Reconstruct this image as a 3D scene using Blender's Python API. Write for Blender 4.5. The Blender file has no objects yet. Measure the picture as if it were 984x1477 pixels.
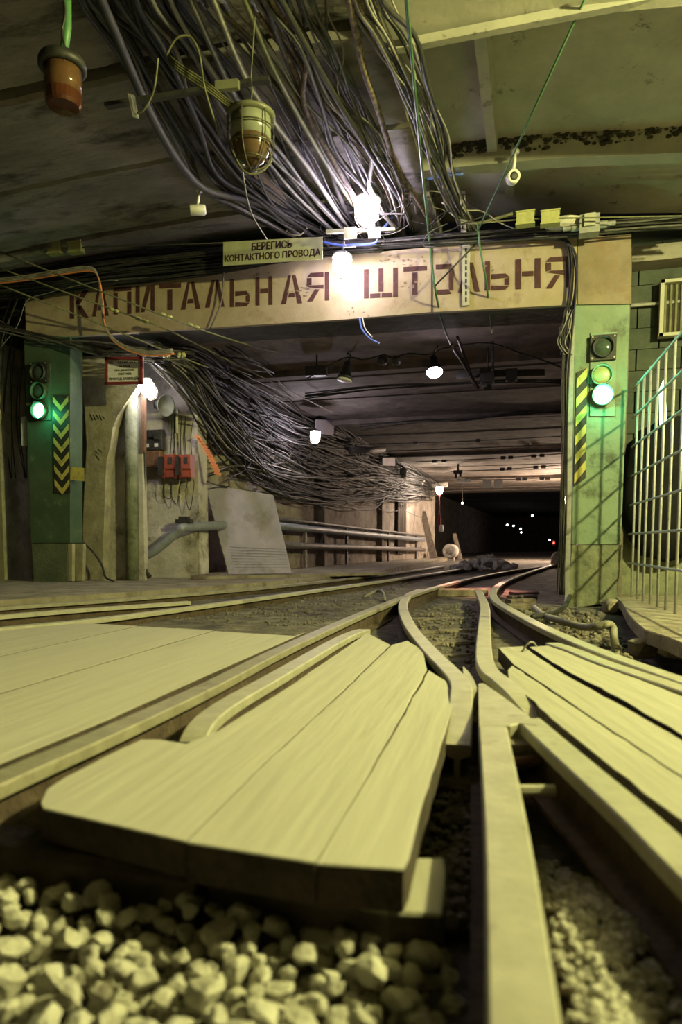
import bpy, math, random
from mathutils import Vector, Matrix, noise

random.seed(7)
SC = bpy.context.scene
COL = SC.collection

# ------------------------------------------------------------------ camera, world, light, exposure
IMG_W, IMG_H = 984, 1477
FPX = 1000.0                       # focal length in pixels
HOR = 788.0                        # horizon row
CAM_H = 0.42                       # camera height above the rail tops (z = 0)
YAW = math.radians(15.5)           # the lens looks a little to the left of the hall's axis (+Y)
PITCH = math.radians(4.5)          # and slightly down
PPY = HOR + FPX * math.tan(PITCH)  # principal point row

cam_d = bpy.data.cameras.new('camera')
cam = bpy.data.objects.new('camera', cam_d)
COL.objects.link(cam)
cam.location = (0, 0, CAM_H)
cam.rotation_euler = (math.pi / 2 - PITCH, 0, YAW)
cam_d.sensor_width = 36
cam_d.lens = FPX / IMG_H * 36
cam_d.shift_y = (PPY - IMG_H / 2) / IMG_H
cam_d.clip_start = 0.02
cam_d.clip_end = 300
cam_d.dof.use_dof = True
cam_d.dof.focus_distance = 6.5
cam_d.dof.aperture_fstop = 2.8
SC.camera = cam

world = bpy.data.worlds.new('world')
SC.world = world
world.use_nodes = True
world.node_tree.nodes['Background'].inputs[0].default_value = (0.5, 0.46, 0.5, 1)
world.node_tree.nodes['Background'].inputs[1].default_value = 0.005

vs = SC.view_settings
vs.view_transform = 'Standard'
vs.look = 'None'
vs.exposure = 0.0
vs.gamma = 1.0
vs.use_curve_mapping = False
SC.cycles.max_bounces = 5
SC.cycles.diffuse_bounces = 3
SC.cycles.glossy_bounces = 2
SC.cycles.light_sampling_threshold = 0.02
SC.cycles.caustics_reflective = False
SC.cycles.caustics_refractive = False

ASSUMED_HALL_LAMP = Vector((3.2, 2.55, 3.05))      # assumed flood lamp of the hall, out of view on the fenced side
ASSUMED_HALL_LAMP_W = 1350
ASSUMED_HALL_LAMP_COL = (0.98, 0.94, 0.36)


def point_light(name, loc, watts, col, radius=0.05):
    d = bpy.data.lights.new(name, 'POINT')
    d.energy = watts
    d.color = col
    d.shadow_soft_size = radius
    o = bpy.data.objects.new(name, d)
    o.location = loc
    COL.objects.link(o)
    return o


point_light('assumed_hall_flood_light', ASSUMED_HALL_LAMP, ASSUMED_HALL_LAMP_W, ASSUMED_HALL_LAMP_COL, 0.07)

# ------------------------------------------------------------------ pixel rays onto world planes (for measuring)
_cy, _sy, _cp, _sp = math.cos(YAW), math.sin(YAW), math.cos(PITCH), math.sin(PITCH)


def ray(px, py):
    u = (px - IMG_W / 2) / FPX
    v = (PPY - py) / FPX
    f = _cp + v * _sp
    return Vector((u * _cy - f * _sy, u * _sy + f * _cy, -_sp + v * _cp))


CP = Vector((0, 0, CAM_H))


def PZ(px, py, z=0.0):
    d = ray(px, py)
    return CP + d * ((z - CAM_H) / d.z)


def PY(px, py, y):
    d = ray(px, py)
    return CP + d * (y / d.y)


def PT(px, py, t):
    return CP + ray(px, py) * t


YP = 6.68                           # plane of the portal's face
WX0, WY0, WK = -4.45, 8.0, 0.05     # tunnel wall on the cable side: x = WX0 + WK * (y - WY0)


def PW(px, py, off=0.0):
    d = ray(px, py)
    t = (WX0 + off - WK * WY0) / (d.x - WK * d.y)
    return CP + d * t


# ------------------------------------------------------------------ materials
MATS = {}


def mat(name, c1, c2=None, rough=0.8, metal=0.0, scale=6.0, bump=0.0, bscale=None, lo=0.35, hi=0.65,
        stretch=None, ang=0.0, c3=None, s3=2.0, lo3=0.52, hi3=0.66, emit=None, estr=0.0, trans=0.0, spec=None, alpha=1.0):
    if name in MATS:
        return MATS[name]
    m = bpy.data.materials.new(name)
    m.use_nodes = True
    nt = m.node_tree
    N, L = nt.nodes, nt.links
    b = N['Principled BSDF']
    b.inputs['Base Color'].default_value = (*c1, 1)
    b.inputs['Roughness'].default_value = rough
    b.inputs['Metallic'].default_value = metal
    if spec is not None:
        b.inputs['Specular IOR Level'].default_value = spec
    if trans:
        b.inputs['Transmission Weight'].default_value = trans
    if alpha < 1:
        b.inputs['Alpha'].default_value = alpha
    if emit:
        b.inputs['Emission Color'].default_value = (*emit, 1)
        b.inputs['Emission Strength'].default_value = estr
    if c2 or bump:
        g = N.new('ShaderNodeNewGeometry')
        mp = N.new('ShaderNodeMapping')
        L.new(g.outputs['Position'], mp.inputs['Vector'])
        if stretch:
            mp.vector_type = 'TEXTURE'
            mp.inputs['Rotation'].default_value = (0, 0, ang)
            mp.inputs['Scale'].default_value = stretch
    if c2:
        n = N.new('ShaderNodeTexNoise')
        n.inputs['Scale'].default_value = scale
        n.inputs['Detail'].default_value = 5
        n.inputs['Roughness'].default_value = 0.65
        L.new(mp.outputs[0], n.inputs['Vector'])
        r = N.new('ShaderNodeValToRGB')
        r.color_ramp.elements[0].position = lo
        r.color_ramp.elements[1].position = hi
        r.color_ramp.elements[0].color = (*c1, 1)
        r.color_ramp.elements[1].color = (*c2, 1)
        L.new(n.outputs['Fac'], r.inputs['Fac'])
        out = r.outputs['Color']
        if c3:
            n3 = N.new('ShaderNodeTexNoise')
            n3.inputs['Scale'].default_value = s3
            n3.inputs['Detail'].default_value = 6
            n3.inputs['Roughness'].default_value = 0.7
            L.new(mp.outputs[0], n3.inputs['Vector'])
            r3 = N.new('ShaderNodeValToRGB')
            r3.color_ramp.elements[0].position = lo3
            r3.color_ramp.elements[1].position = hi3
            L.new(n3.outputs['Fac'], r3.inputs['Fac'])
            mx = N.new('ShaderNodeMix')
            mx.data_type = 'RGBA'
            L.new(r3.outputs['Color'], mx.inputs['Factor'])
            L.new(out, mx.inputs['A'])
            mx.inputs['B'].default_value = (*c3, 1)
            out = mx.outputs['Result']
        L.new(out, b.inputs['Base Color'])
    if bump:
        nb = N.new('ShaderNodeTexNoise')
        nb.inputs['Scale'].default_value = bscale or scale * 4
        nb.inputs['Detail'].default_value = 5
        L.new(mp.outputs[0], nb.inputs['Vector'])
        bp = N.new('ShaderNodeBump')
        bp.inputs['Strength'].default_value = bump
        bp.inputs['Distance'].default_value = 0.02
        L.new(nb.outputs['Fac'], bp.inputs['Height'])
        L.new(bp.outputs[0], b.inputs['Normal'])
    MATS[name] = m
    return m


ANG_A = math.radians(75)           # plank direction of the middle deck
M_dirt = mat('dirt', (0.05, 0.044, 0.04), (0.17, 0.15, 0.12), 0.95, scale=7, bump=0.9, bscale=30, c3=(0.26, 0.23, 0.18), s3=3, lo3=0.55, hi3=0.7)
M_walk = mat('walkway_concrete', (0.22, 0.19, 0.14), (0.36, 0.32, 0.24), 0.9, scale=3, bump=0.4, bscale=40, c3=(0.12, 0.10, 0.08), s3=5)
M_conc = mat('ceiling_concrete', (0.20, 0.185, 0.165), (0.34, 0.315, 0.28), 0.9, scale=3, bump=0.5, bscale=20, stretch=(2.2, 0.8, 1), c3=(0.06, 0.052, 0.045), s3=2.6, lo3=0.52, hi3=0.66)
M_conc2 = mat('rib_concrete', (0.36, 0.35, 0.29), (0.48, 0.46, 0.38), 0.9, scale=3, bump=0.12, bscale=30, c3=(0.15, 0.14, 0.11), s3=4, lo3=0.60, hi3=0.68)
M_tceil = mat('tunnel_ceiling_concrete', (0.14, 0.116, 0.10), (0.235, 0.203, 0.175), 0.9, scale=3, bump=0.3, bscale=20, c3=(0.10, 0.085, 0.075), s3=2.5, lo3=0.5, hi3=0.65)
M_plast = mat('old_plaster', (0.44, 0.41, 0.36), (0.62, 0.59, 0.53), 0.9, scale=4, bump=0.4, bscale=25, c3=(0.16, 0.14, 0.11), s3=2.5, lo3=0.53, hi3=0.68)
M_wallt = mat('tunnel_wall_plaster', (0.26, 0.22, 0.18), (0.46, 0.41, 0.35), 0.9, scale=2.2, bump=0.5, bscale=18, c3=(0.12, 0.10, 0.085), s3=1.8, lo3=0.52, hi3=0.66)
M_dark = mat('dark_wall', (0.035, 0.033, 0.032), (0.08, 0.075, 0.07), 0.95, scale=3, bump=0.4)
M_ochre = mat('ochre_plaster', (0.27, 0.25, 0.15), (0.40, 0.375, 0.25), 0.85, scale=5, bump=0.4, bscale=25, c3=(0.22, 0.20, 0.16), s3=4)
M_beam = mat('cream_beam_paint', (0.345, 0.275, 0.18), (0.43, 0.355, 0.25), 0.75, scale=3, bump=0.12, bscale=30, c3=(0.25, 0.18, 0.115), s3=5, lo3=0.56, hi3=0.74)
M_beam2 = mat('brown_beam_paint', (0.20, 0.155, 0.105), (0.30, 0.245, 0.175), 0.8, scale=3, bump=0.15, bscale=30, c3=(0.24, 0.17, 0.10), s3=5)
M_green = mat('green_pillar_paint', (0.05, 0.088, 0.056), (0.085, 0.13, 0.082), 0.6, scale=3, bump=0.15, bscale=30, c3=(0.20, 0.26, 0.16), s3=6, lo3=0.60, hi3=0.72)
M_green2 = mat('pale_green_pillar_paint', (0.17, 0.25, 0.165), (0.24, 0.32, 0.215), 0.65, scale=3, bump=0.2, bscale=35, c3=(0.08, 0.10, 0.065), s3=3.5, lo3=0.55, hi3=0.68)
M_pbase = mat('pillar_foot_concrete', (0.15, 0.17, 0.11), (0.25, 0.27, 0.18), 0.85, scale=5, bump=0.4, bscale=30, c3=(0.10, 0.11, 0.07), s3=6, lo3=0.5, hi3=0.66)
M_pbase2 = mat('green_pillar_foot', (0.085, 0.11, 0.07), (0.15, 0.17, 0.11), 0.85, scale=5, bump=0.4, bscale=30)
M_chip = mat('bare_patch', (0.16, 0.115, 0.08), (0.28, 0.21, 0.15), 0.9, scale=40)
M_maroon = mat('maroon_stencil', (0.055, 0.017, 0.017), (0.12, 0.045, 0.04), 0.8, scale=30, lo=0.5, hi=0.8)
M_rail = mat('rail_steel', (0.38, 0.36, 0.28), (0.48, 0.46, 0.37), 0.5, 0.06, scale=14, bump=0.08, bscale=60, c3=(0.22, 0.18, 0.13), s3=9, lo3=0.58, hi3=0.75)
M_raild = mat('rail_dull', (0.25, 0.23, 0.17), (0.35, 0.325, 0.25), 0.5, 0.06, scale=14, bump=0.08, bscale=60, c3=(0.16, 0.13, 0.09), s3=9, lo3=0.56, hi3=0.72)
M_web = mat('rail_web_rust', (0.06, 0.04, 0.028), (0.12, 0.085, 0.06), 0.85, 0.1, scale=18, bump=0.4, bscale=60)
M_wood = mat('dusty_planks', (0.46, 0.44, 0.37), (0.53, 0.51, 0.43), 0.9, scale=9, bump=0.2, bscale=16, stretch=(6, 0.5, 1), ang=math.radians(92), lo=.3, hi=.7, c3=(0.30, 0.27, 0.21), s3=5, lo3=0.60, hi3=0.80)
M_wood2 = mat('dusty_planks_b', (0.385, 0.37, 0.30), (0.46, 0.445, 0.37), 0.9, scale=9, bump=0.25, bscale=16, stretch=(6, 0.5, 1), ang=math.radians(105), lo=.3, hi=.7, c3=(0.28, 0.25, 0.19), s3=5, lo3=0.60, hi3=0.80)
M_woode = mat('dark_timber_and_shade', (0.032, 0.024, 0.018), (0.075, 0.055, 0.042), 0.9, scale=12, bump=0.5, bscale=40)  # dark timber; on plank sides it paints in their shade
M_tie = mat('sleeper_timber', (0.11, 0.09, 0.07), (0.24, 0.20, 0.15), 0.9, scale=10, bump=0.5, bscale=40)
M_crumb = mat('dirt_crumb', (0.12, 0.105, 0.085), (0.24, 0.215, 0.175), 0.95, scale=20, bump=0.3)
M_stone = mat('ballast_stone', (0.44, 0.42, 0.35), (0.62, 0.60, 0.52), 0.85, scale=22, bump=0.4, bscale=70, c3=(0.20, 0.18, 0.15), s3=14, lo3=0.55, hi3=0.7)
M_cabd = mat('cable_black', (0.014, 0.0135, 0.013), (0.035, 0.033, 0.031), 0.65, scale=12)
M_cabg = mat('cable_grey', (0.06, 0.057, 0.052), (0.14, 0.133, 0.12), 0.6, scale=14)
M_cabl = mat('cable_pale', (0.22, 0.205, 0.175), (0.36, 0.34, 0.29), 0.6, scale=14)
M_cabr = mat('cable_rusty', (0.12, 0.08, 0.055), (0.30, 0.24, 0.17), 0.8, scale=25, lo=0.45, hi=0.6)
M_blue = mat('cable_blue', (0.10, 0.16, 0.55), rough=0.45)
M_wireg = mat('wire_green', (0.05, 0.13, 0.06), (0.08, 0.17, 0.08), 0.5, 0.2, scale=20)
M_wirey = mat('wire_olive', (0.11, 0.11, 0.055), (0.19, 0.19, 0.10), 0.6, scale=20)
M_blk = mat('black_paint', (0.02, 0.02, 0.02), (0.045, 0.045, 0.04), 0.5, scale=20)
M_steel = mat('galvanised_steel', (0.33, 0.33, 0.32), (0.46, 0.46, 0.44), 0.45, 0.5, scale=20)
M_bars = mat('fence_bar_paint', (0.40, 0.42, 0.44), (0.52, 0.53, 0.52), 0.45, 0.2, scale=20, c3=(0.24, 0.20, 0.15), s3=12, lo3=0.6, hi3=0.7)
M_rust = mat('rust', (0.12, 0.06, 0.035), (0.22, 0.12, 0.07), 0.85, scale=25, bump=0.3)
M_red = mat('red_box_paint', (0.35, 0.075, 0.035), (0.22, 0.05, 0.03), 0.55, scale=9)
M_reddk = mat('dark_red_paint', (0.20, 0.03, 0.03), rough=0.5)
M_orange = mat('orange_plastic', (0.72, 0.25, 0.09), rough=0.5)
M_white = mat('white_paint', (0.66, 0.65, 0.62), (0.74, 0.73, 0.70), 0.5, scale=20)
M_paper = mat('sign_paper', (0.80, 0.81, 0.79), (0.86, 0.87, 0.85), 0.3, scale=6)
M_signy = mat('sign_yellow_green', (0.30, 0.32, 0.15), (0.38, 0.40, 0.20), 0.5, scale=8, c3=(0.30, 0.29, 0.16), s3=9)
M_yel = mat('yellow_paint', (0.62, 0.52, 0.12), (0.55, 0.47, 0.14), 0.7, scale=14, c3=(0.30, 0.26, 0.10), s3=18)
M_insul = mat('insulator_yellow', (0.38, 0.38, 0.14), (0.48, 0.48, 0.20), 0.45, scale=20)
M_pipe = mat('pipe_blue_grey', (0.20, 0.22, 0.25), (0.28, 0.30, 0.33), 0.5, 0.1, scale=12, bump=0.1)
M_pipe2 = mat('pipe_dark', (0.10, 0.09, 0.085), (0.18, 0.16, 0.15), 0.6, 0.1, scale=12)
M_board = mat('grey_board', (0.36, 0.33, 0.44), (0.46, 0.42, 0.54), 0.5, scale=4, c3=(0.30, 0.27, 0.31), s3=3)
M_amber = mat('amber_glass', (0.09, 0.045, 0.02), (0.16, 0.085, 0.04), 0.12, scale=9)
M_amber2 = mat('amber_glass_base', (0.07, 0.022, 0.011), (0.11, 0.04, 0.02), 0.12, scale=9)
M_brown = mat('brown_glass', (0.10, 0.062, 0.036), (0.15, 0.095, 0.055), 0.2, scale=9)
M_olive = mat('olive_enamel', (0.13, 0.135, 0.08), (0.20, 0.205, 0.125), 0.45, scale=12)
M_lglass = mat('grey_green_glass', (0.27, 0.29, 0.22), (0.34, 0.36, 0.27), 0.25, scale=9)
M_cage = mat('cage_wire', (0.10, 0.095, 0.06), rough=0.5, metal=0.5)
M_lens = mat('dark_lens', (0.06, 0.09, 0.07), rough=0.08)
M_lensy = mat('dull_yellow_lens', (0.42, 0.45, 0.20), rough=0.35)
M_tarp = mat('black_tarp', (0.008, 0.008, 0.009), (0.02, 0.02, 0.02), 0.95, scale=6, bump=0.4, bscale=9, spec=0.1)
M_louv = mat('louvre_paint', (0.45, 0.44, 0.36), rough=0.6)
M_block = mat('wall_block', (0.05, 0.062, 0.05), (0.08, 0.095, 0.075), 0.9, scale=6, bump=0.3, bscale=40)
M_mortar = mat('mortar', (0.05, 0.06, 0.048), rough=0.95)
M_mould = mat('mould', (0.03, 0.028, 0.02), (0.09, 0.085, 0.06), 0.95, scale=25, bump=0.8, bscale=60)
M_bag = mat('sack_cloth', (0.38, 0.33, 0.27), (0.48, 0.42, 0.34), 0.9, scale=10, bump=0.3)
M_hose = mat('hose_grey', (0.20, 0.19, 0.15), (0.28, 0.27, 0.21), 0.6, scale=20)


def emis(name, col, s):
    return mat(name, (0.8, 0.8, 0.8), emit=col, estr=s)


COLD = (0.90, 0.76, 1.0)
WARM = (1.0, 0.80, 0.62)
M_bulb = emis('bulb_portal', COLD, 130)
M_bulb2 = emis('bulb_warmish', (1.0, 0.88, 0.94), 75)
M_bulbl = emis('bulb_equipment', (1.0, 0.90, 0.92), 65)
M_bulbq = emis('bulb_cable_wall', (0.95, 0.84, 0.95), 230)
M_bulbt = emis('bulb_tunnel', (0.96, 0.80, 0.94), 90)
M_bulbw = emis('bulb_far_warm', WARM, 600)
M_bulbr = emis('bulb_assumed_warm', (1.0, 0.74, 0.52), 3200)
M_bulbf = emis('bulb_distant', (0.95, 0.95, 1.0), 30)
M_sig = emis('signal_green', (0.22, 1.0, 0.55), 14)
M_sigr = emis('signal_red', (1.0, 0.03, 0.02), 30)
M_glint = emis('reflection_glow', (0.55, 1.0, 0.85), 2.2)  # emission standing in for reflected light, no lamp

# ------------------------------------------------------------------ mesh helpers


class MB:
    def __init__(s):
        s.v, s.f, s.mi = [], [], []

    def add(s, vs_, fs, mi=0):
        o = len(s.v)
        s.v += [Vector(p) for p in vs_]
        s.f += [tuple(i + o for i in f) for f in fs]
        s.mi += [mi] * len(fs)
        return s

    def box(s, c, size, rz=0.0, M=None, mi=0):
        c = Vector(c)
        hx, hy, hz = size[0] / 2, size[1] / 2, size[2] / 2
        R = M if M is not None else Matrix.Rotation(rz, 3, 'Z')
        P = [c + R @ Vector((x * hx, y * hy, z * hz)) for z in (-1, 1) for x, y in ((-1, -1), (1, -1), (1, 1), (-1, 1))]
        s.add(P, [(3, 2, 1, 0), (4, 5, 6, 7), (0, 1, 5, 4), (1, 2, 6, 5), (2, 3, 7, 6), (3, 0, 4, 7)], mi)
        return s

    def prism(s, pts, ext, mi=0, side_mi=None, bev=0.0):
        """polygon (3D points) extruded by the vector ext"""
        pts = [Vector(p) for p in pts]
        ext = Vector(ext)
        n = len(pts)
        nrm = Vector((0, 0, 0))
        for i in range(n):
            nrm += pts[i].cross(pts[(i + 1) % n])
        if nrm.dot(ext) > 0:
            pts.reverse()
        if bev:
            c = sum(pts, Vector()) / n
            top = [p + (c - p).normalized() * bev for p in pts]
            mid = [p + ext.normalized() * bev for p in pts]
            bot = [p + ext for p in pts]
            s.add(top, [tuple(range(n))], mi)
            s.add(top + mid, [(i, i + n, (i + 1) % n + n, (i + 1) % n) for i in range(n)], mi)
            s.add(mid + bot, [(i, i + n, (i + 1) % n + n, (i + 1) % n) for i in range(n)], mi if side_mi is None else side_mi)
            s.add(bot, [tuple(reversed(range(n)))], mi if side_mi is None else side_mi)
            return s
        P = pts + [p + ext for p in pts]
        s.add(P, [tuple(range(n)), tuple(range(2 * n - 1, n - 1, -1))], mi)
        s.add(P, [(i, i + n, (i + 1) % n + n, (i + 1) % n) for i in range(n)], mi if side_mi is None else side_mi)
        return s

    def tube(s, pts, r, n=6, mi=0, cap=True, r2=None):
        pts = [Vector(p) for p in pts]
        k = len(pts)
        up = Vector((0, 0, 1))
        V = []
        prev = None
        for i, p in enumerate(pts):
            t = (pts[min(i + 1, k - 1)] - pts[max(i - 1, 0)])
            if t.length < 1e-9:
                t = Vector((0, 0, 1))
            t.normalize()
            if prev is None:
                a = t.cross(up)
                if a.length < 0.05:
                    a = t.cross(Vector((1, 0, 0)))
            else:
                a = prev - t * prev.dot(t)
            a.normalize()
            prev = a
            b = t.cross(a)
            rr = r if r2 is None else r + (r2 - r) * i / (k - 1)
            for j in range(n):
                q = 2 * math.pi * j / n
                V.append(p + (a * math.cos(q) + b * math.sin(q)) * rr)
        F = []
        for i in range(k - 1):
            for j in range(n):
                F.append((i * n + j, i * n + (j + 1) % n, (i + 1) * n + (j + 1) % n, (i + 1) * n + j))
        if cap:
            F.append(tuple(reversed(range(n))))
            F.append(tuple(range((k - 1) * n, k * n)))
        s.add(V, F, mi)
        return s

    def lathe(s, prof, org, axis=(0, 0, 1), n=16, mi=0, sx=1.0):
        """prof: list of (radius, distance along the axis)"""
        ax = Vector(axis).normalized()
        q = Vector((0, 0, 1)).rotation_difference(ax)
        org = Vector(org)
        V = []
        for r, z in prof:
            for j in range(n):
                a = 2 * math.pi * j / n
                V.append(org + q @ Vector((r * math.cos(a), r * math.sin(a), z)))
        F = []
        for i in range(len(prof) - 1):
            for j in range(n):
                F.append((i * n + j, i * n + (j + 1) % n, (i + 1) * n + (j + 1) % n, (i + 1) * n + j))
        if prof[0][0] > 1e-5:
            F.append(tuple(reversed(range(n))))
        if prof[-1][0] > 1e-5:
            F.append(tuple(range((len(prof) - 1) * n, len(prof) * n)))
        s.add(V, F, mi)
        return s

    def sweep(s, pts, prof, mis=None, up=Vector((0, 0, 1))):
        """closed profile [(side, height)] swept along pts, upright"""
        pts = [Vector(p) for p in pts]
        k, n = len(pts), len(prof)
        V = []
        for i, p in enumerate(pts):
            t = pts[min(i + 1, k - 1)] - pts[max(i - 1, 0)]
            t.z = 0
            t.normalize()
            side = Vector((t.y, -t.x, 0))
            # keep the width at bends
            if 0 < i < k - 1:
                t1 = (pts[i] - pts[i - 1]); t1.z = 0; t1.normalize()
                c = max(0.6, t1.dot(t))
                side = side / c
            for a, b in prof:
                V.append(p + side * a + up * b)
        base = len(s.v)
        s.v += V
        for i in range(k - 1):
            for j in range(n):
                s.f.append((base + i * n + j, base + i * n + (j + 1) % n, base + (i + 1) * n + (j + 1) % n, base + (i + 1) * n + j))
                s.mi.append(mis[j] if mis else 0)
        s.f.append(tuple(base + j for j in reversed(range(n))))
        s.f.append(tuple(base + (k - 1) * n + j for j in range(n)))
        s.mi += [mis[0] if mis else 0] * 2
        return s

    def build(s, name, mats, parent=None, smooth=False, org=None):
        if not isinstance(mats, (list, tuple)):
            mats = [mats]
        if parent is not None:
            o0 = ROOT[parent.name]
            loc = Vector((0, 0, 0))
        else:
            if org is None:
                xs = [p.x for p in s.v]; ys = [p.y for p in s.v]; zs = [p.z for p in s.v]
                org = Vector(((min(xs) + max(xs)) / 2, (min(ys) + max(ys)) / 2, min(zs)))
            o0 = Vector(org)
            loc = o0
        me = bpy.data.meshes.new(name)
        me.from_pydata([tuple(p - o0) for p in s.v], [], s.f)
        for m in mats:
            me.materials.append(m)
        me.polygons.foreach_set('material_index', s.mi)
        if smooth:
            me.polygons.foreach_set('use_smooth', [True] * len(me.polygons))
        me.update()
        o = bpy.data.objects.new(name, me)
        COL.objects.link(o)
        o.location = loc
        if parent is not None:
            o.parent = parent
        ROOT[o.name] = o0
        return o


ROOT = {}


def tag(o, label=None, cat=None, group=None, kind=None):
    if label:
        o['label'] = label
    if cat:
        o['category'] = cat
    if group:
        o['group'] = group
    if kind:
        o['kind'] = kind
    return o


def thing(name, label, cat, loc, group=None, kind=None):
    o = bpy.data.objects.new(name, None)
    COL.objects.link(o)
    o.location = loc
    o.empty_display_size = 0.1
    ROOT[o.name] = Vector(loc)
    return tag(o, label, cat, group, kind)


def smooth_path(ctrl, seg=6):
    P = [Vector(p) for p in ctrl]
    if len(P) < 3:
        a, b = P
        return [a.lerp(b, i / seg) for i in range(seg + 1)]
    out = []
    for i in range(len(P) - 1):
        p0 = P[max(i - 1, 0)]; p1 = P[i]; p2 = P[i + 1]; p3 = P[min(i + 2, len(P) - 1)]
        for j in range(seg):
            t = j / seg
            out.append(0.5 * ((2 * p1) + (p2 - p0) * t + (2 * p0 - 5 * p1 + 4 * p2 - p3) * t * t + (3 * p1 - p0 - 3 * p2 + p3) * t ** 3))
    out.append(P[-1])
    return out


def ico(r=1.0, sub=1):
    import bmesh
    bm = bmesh.new()
    bmesh.ops.create_icosphere(bm, subdivisions=sub, radius=r)
    vs_ = [v.co.copy() for v in bm.verts]
    fs = [tuple(v.index for v in f.verts) for f in bm.faces]
    bm.free()
    return vs_, fs


def text_mesh(body, p0, ux, uy, nrm, width, height, depth, name, material, parent):
    """lettering with its lower corner at p0, fitted into width x height along ux / uy"""
    c = bpy.data.curves.new('t', 'FONT')
    c.body = body
    c.extrude = 0.0
    o = bpy.data.objects.new('t', c)
    COL.objects.link(o)
    dg = bpy.context.evaluated_depsgraph_get()
    dg.update()
    me = bpy.data.meshes.new_from_object(o.evaluated_get(dg))
    V = [v.co.copy() for v in me.vertices]
    F = [tuple(p.vertices) for p in me.polygons]
    bpy.data.objects.remove(o)
    bpy.data.curves.remove(c)
    x0 = min(v.x for v in V); x1 = max(v.x for v in V)
    y0 = min(v.y for v in V); y1 = max(v.y for v in V)
    m = MB()
    for k, (ex, ey) in enumerate(((-.036, 0), (.036, 0), (-.01, -.018), (.01, .018))):     # bold strokes
        m.add([p0 + ux * ((v.x + ex - x0) / (x1 - x0) * width) + uy * ((v.y + ey - y0) / (y1 - y0) * height) + nrm * (depth + k * 0.0002) for v in V], F)
    return m.build(name, material, parent)


def N3(x, y=0.0, z=0.0):
    return noise.noise(Vector((x, y, z)))


def clip_poly(poly, n, d):
    """keep the side where p.n <= d (2D)"""
    out = []
    for i in range(len(poly)):
        a, b = poly[i], poly[(i + 1) % len(poly)]
        da, db = a.x * n.x + a.y * n.y - d, b.x * n.x + b.y * n.y - d
        if da <= 0:
            out.append(a)
        if da * db < 0:
            out.append(a.lerp(b, da / (da - db)))
    return out


def inside(p, poly):
    c = False
    j = len(poly) - 1
    for i in range(len(poly)):
        a, b = poly[i], poly[j]
        if (a.y > p.y) != (b.y > p.y) and p.x < (b.x - a.x) * (p.y - a.y) / (b.y - a.y) + a.x:
            c = not c
        j = i
    return c


def sstep(a, b, x):
    t = max(0, min(1, (x - a) / (b - a)))
    return t * t * (3 - 2 * t)

# ================================================================== THE SETTING
FL_X = [-9 + 0.5 * i for i in range(10)] + [-4 + 0.11 * i for i in range(56)] + [2.2 + 0.4 * i for i in range(8)]
FL_Y = [-5 + 0.6 * i for i in range(9)] + [0.35 + 0.09 * i for i in range(85)] + [8 + 0.6 * i for i in range(30)] + [26 + 5 * i for i in range(12)]


def gz(x, y):
    z = -0.075 - 0.05 * sstep(-1.3, -1.0, x) * (1 - sstep(6.5, 9, y))
    z -= (0.10 - 0.05 * sstep(-1.3, -1.0, x)) * (1 - sstep(1.7, 2.4, y))
    z -= 0.17 * sstep(0.42, 0.62, x) * sstep(2.9, 3.3, y) * (1 - sstep(6.0, 6.5, y))
    z += 0.075 * math.exp(-((x - 0.09) / 0.11) ** 2) * (1 - sstep(1.0, 1.25, y))
    z += 0.016 * N3(x * 2.3, y * 2.3, 0.3) + 0.013 * N3(x * 7, y * 7, 4)
    return z


m = MB()
nx, ny = len(FL_X), len(FL_Y)
m.add([(x, y, gz(x, y)) for y in FL_Y for x in FL_X],
      [(j * nx + i, j * nx + i + 1, (j + 1) * nx + i + 1, (j + 1) * nx + i) for j in range(ny - 1) for i in range(nx - 1)])
tag(m.build('floor', M_dirt, smooth=True, org=(0, 0, 0)), kind='structure')

# walkway along the cable side
edge = [PZ(-260, 893, 0.02), PZ(0, 866, 0.02), PZ(200, 853, 0.02), PZ(430, 836, 0.02), PZ(540, 824.5, 0.02)]
poly = edge + [Vector((-2.9, 26, 0.02)), Vector((-9, 26, 0.02)), Vector((-9, 4.2, 0.02))]
tag(MB().prism(poly, (0, 0, -0.14)).build('floor_walkway', M_walk), kind='structure')

# --- hall ceiling


def zc(x):
    return 3.55 - 0.0125 * (x + 2.5) ** 2


ceil = thing('ceiling', None, None, (-1.5, 2, 3.9), kind='structure')
MB().box((-2, 1.4, 3.98), (14, 12, 0.1)).build('ceiling_deck', M_conc, ceil)
ys = [-4.5, -3.2, -2.1, -1.05, 0.0, 1.0, 2.1, 3.2, 4.29, 5.31, 6.3, 7.25]
XR = -0.95
for i in range(len(ys) - 1):
    a0, b0 = ys[i] + 0.022, ys[i + 1] - 0.022
    dz = 0.012 * ((i * 7) % 5 - 2)
    xs = [-8.8 + (XR + 8.8) * k / 60 for k in range(61)]
    pr = []
    V = []
    for x in xs:
        z = zc(x) + dz
        a = a0 + 0.03 * N3(x * 4, i * 3.1) + 0.015 * N3(x * 13, i)
        b = b0 + 0.03 * N3(x * 4, i * 5.7 + 9) + 0.015 * N3(x * 13, i + 20)
        for (yy, zz) in ((a, z + 0.025), (a + 0.03, z), (b - 0.03, z), (b, z + 0.025), (b, 3.93), (a, 3.93)):
            w = 0.006 * N3(x * 2, yy * 2, i)
            V.append((x, yy, zz + w))
    F = []
    for k in range(60):
        for j in range(6):
            F.append((k * 6 + j, (k + 1) * 6 + j, (k + 1) * 6 + (j + 1) % 6, k * 6 + (j + 1) % 6))
    F += [tuple(range(6)), tuple(reversed(range(360, 366)))]
    MB().add(V, F).build('slab', M_conc, ceil)


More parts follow.
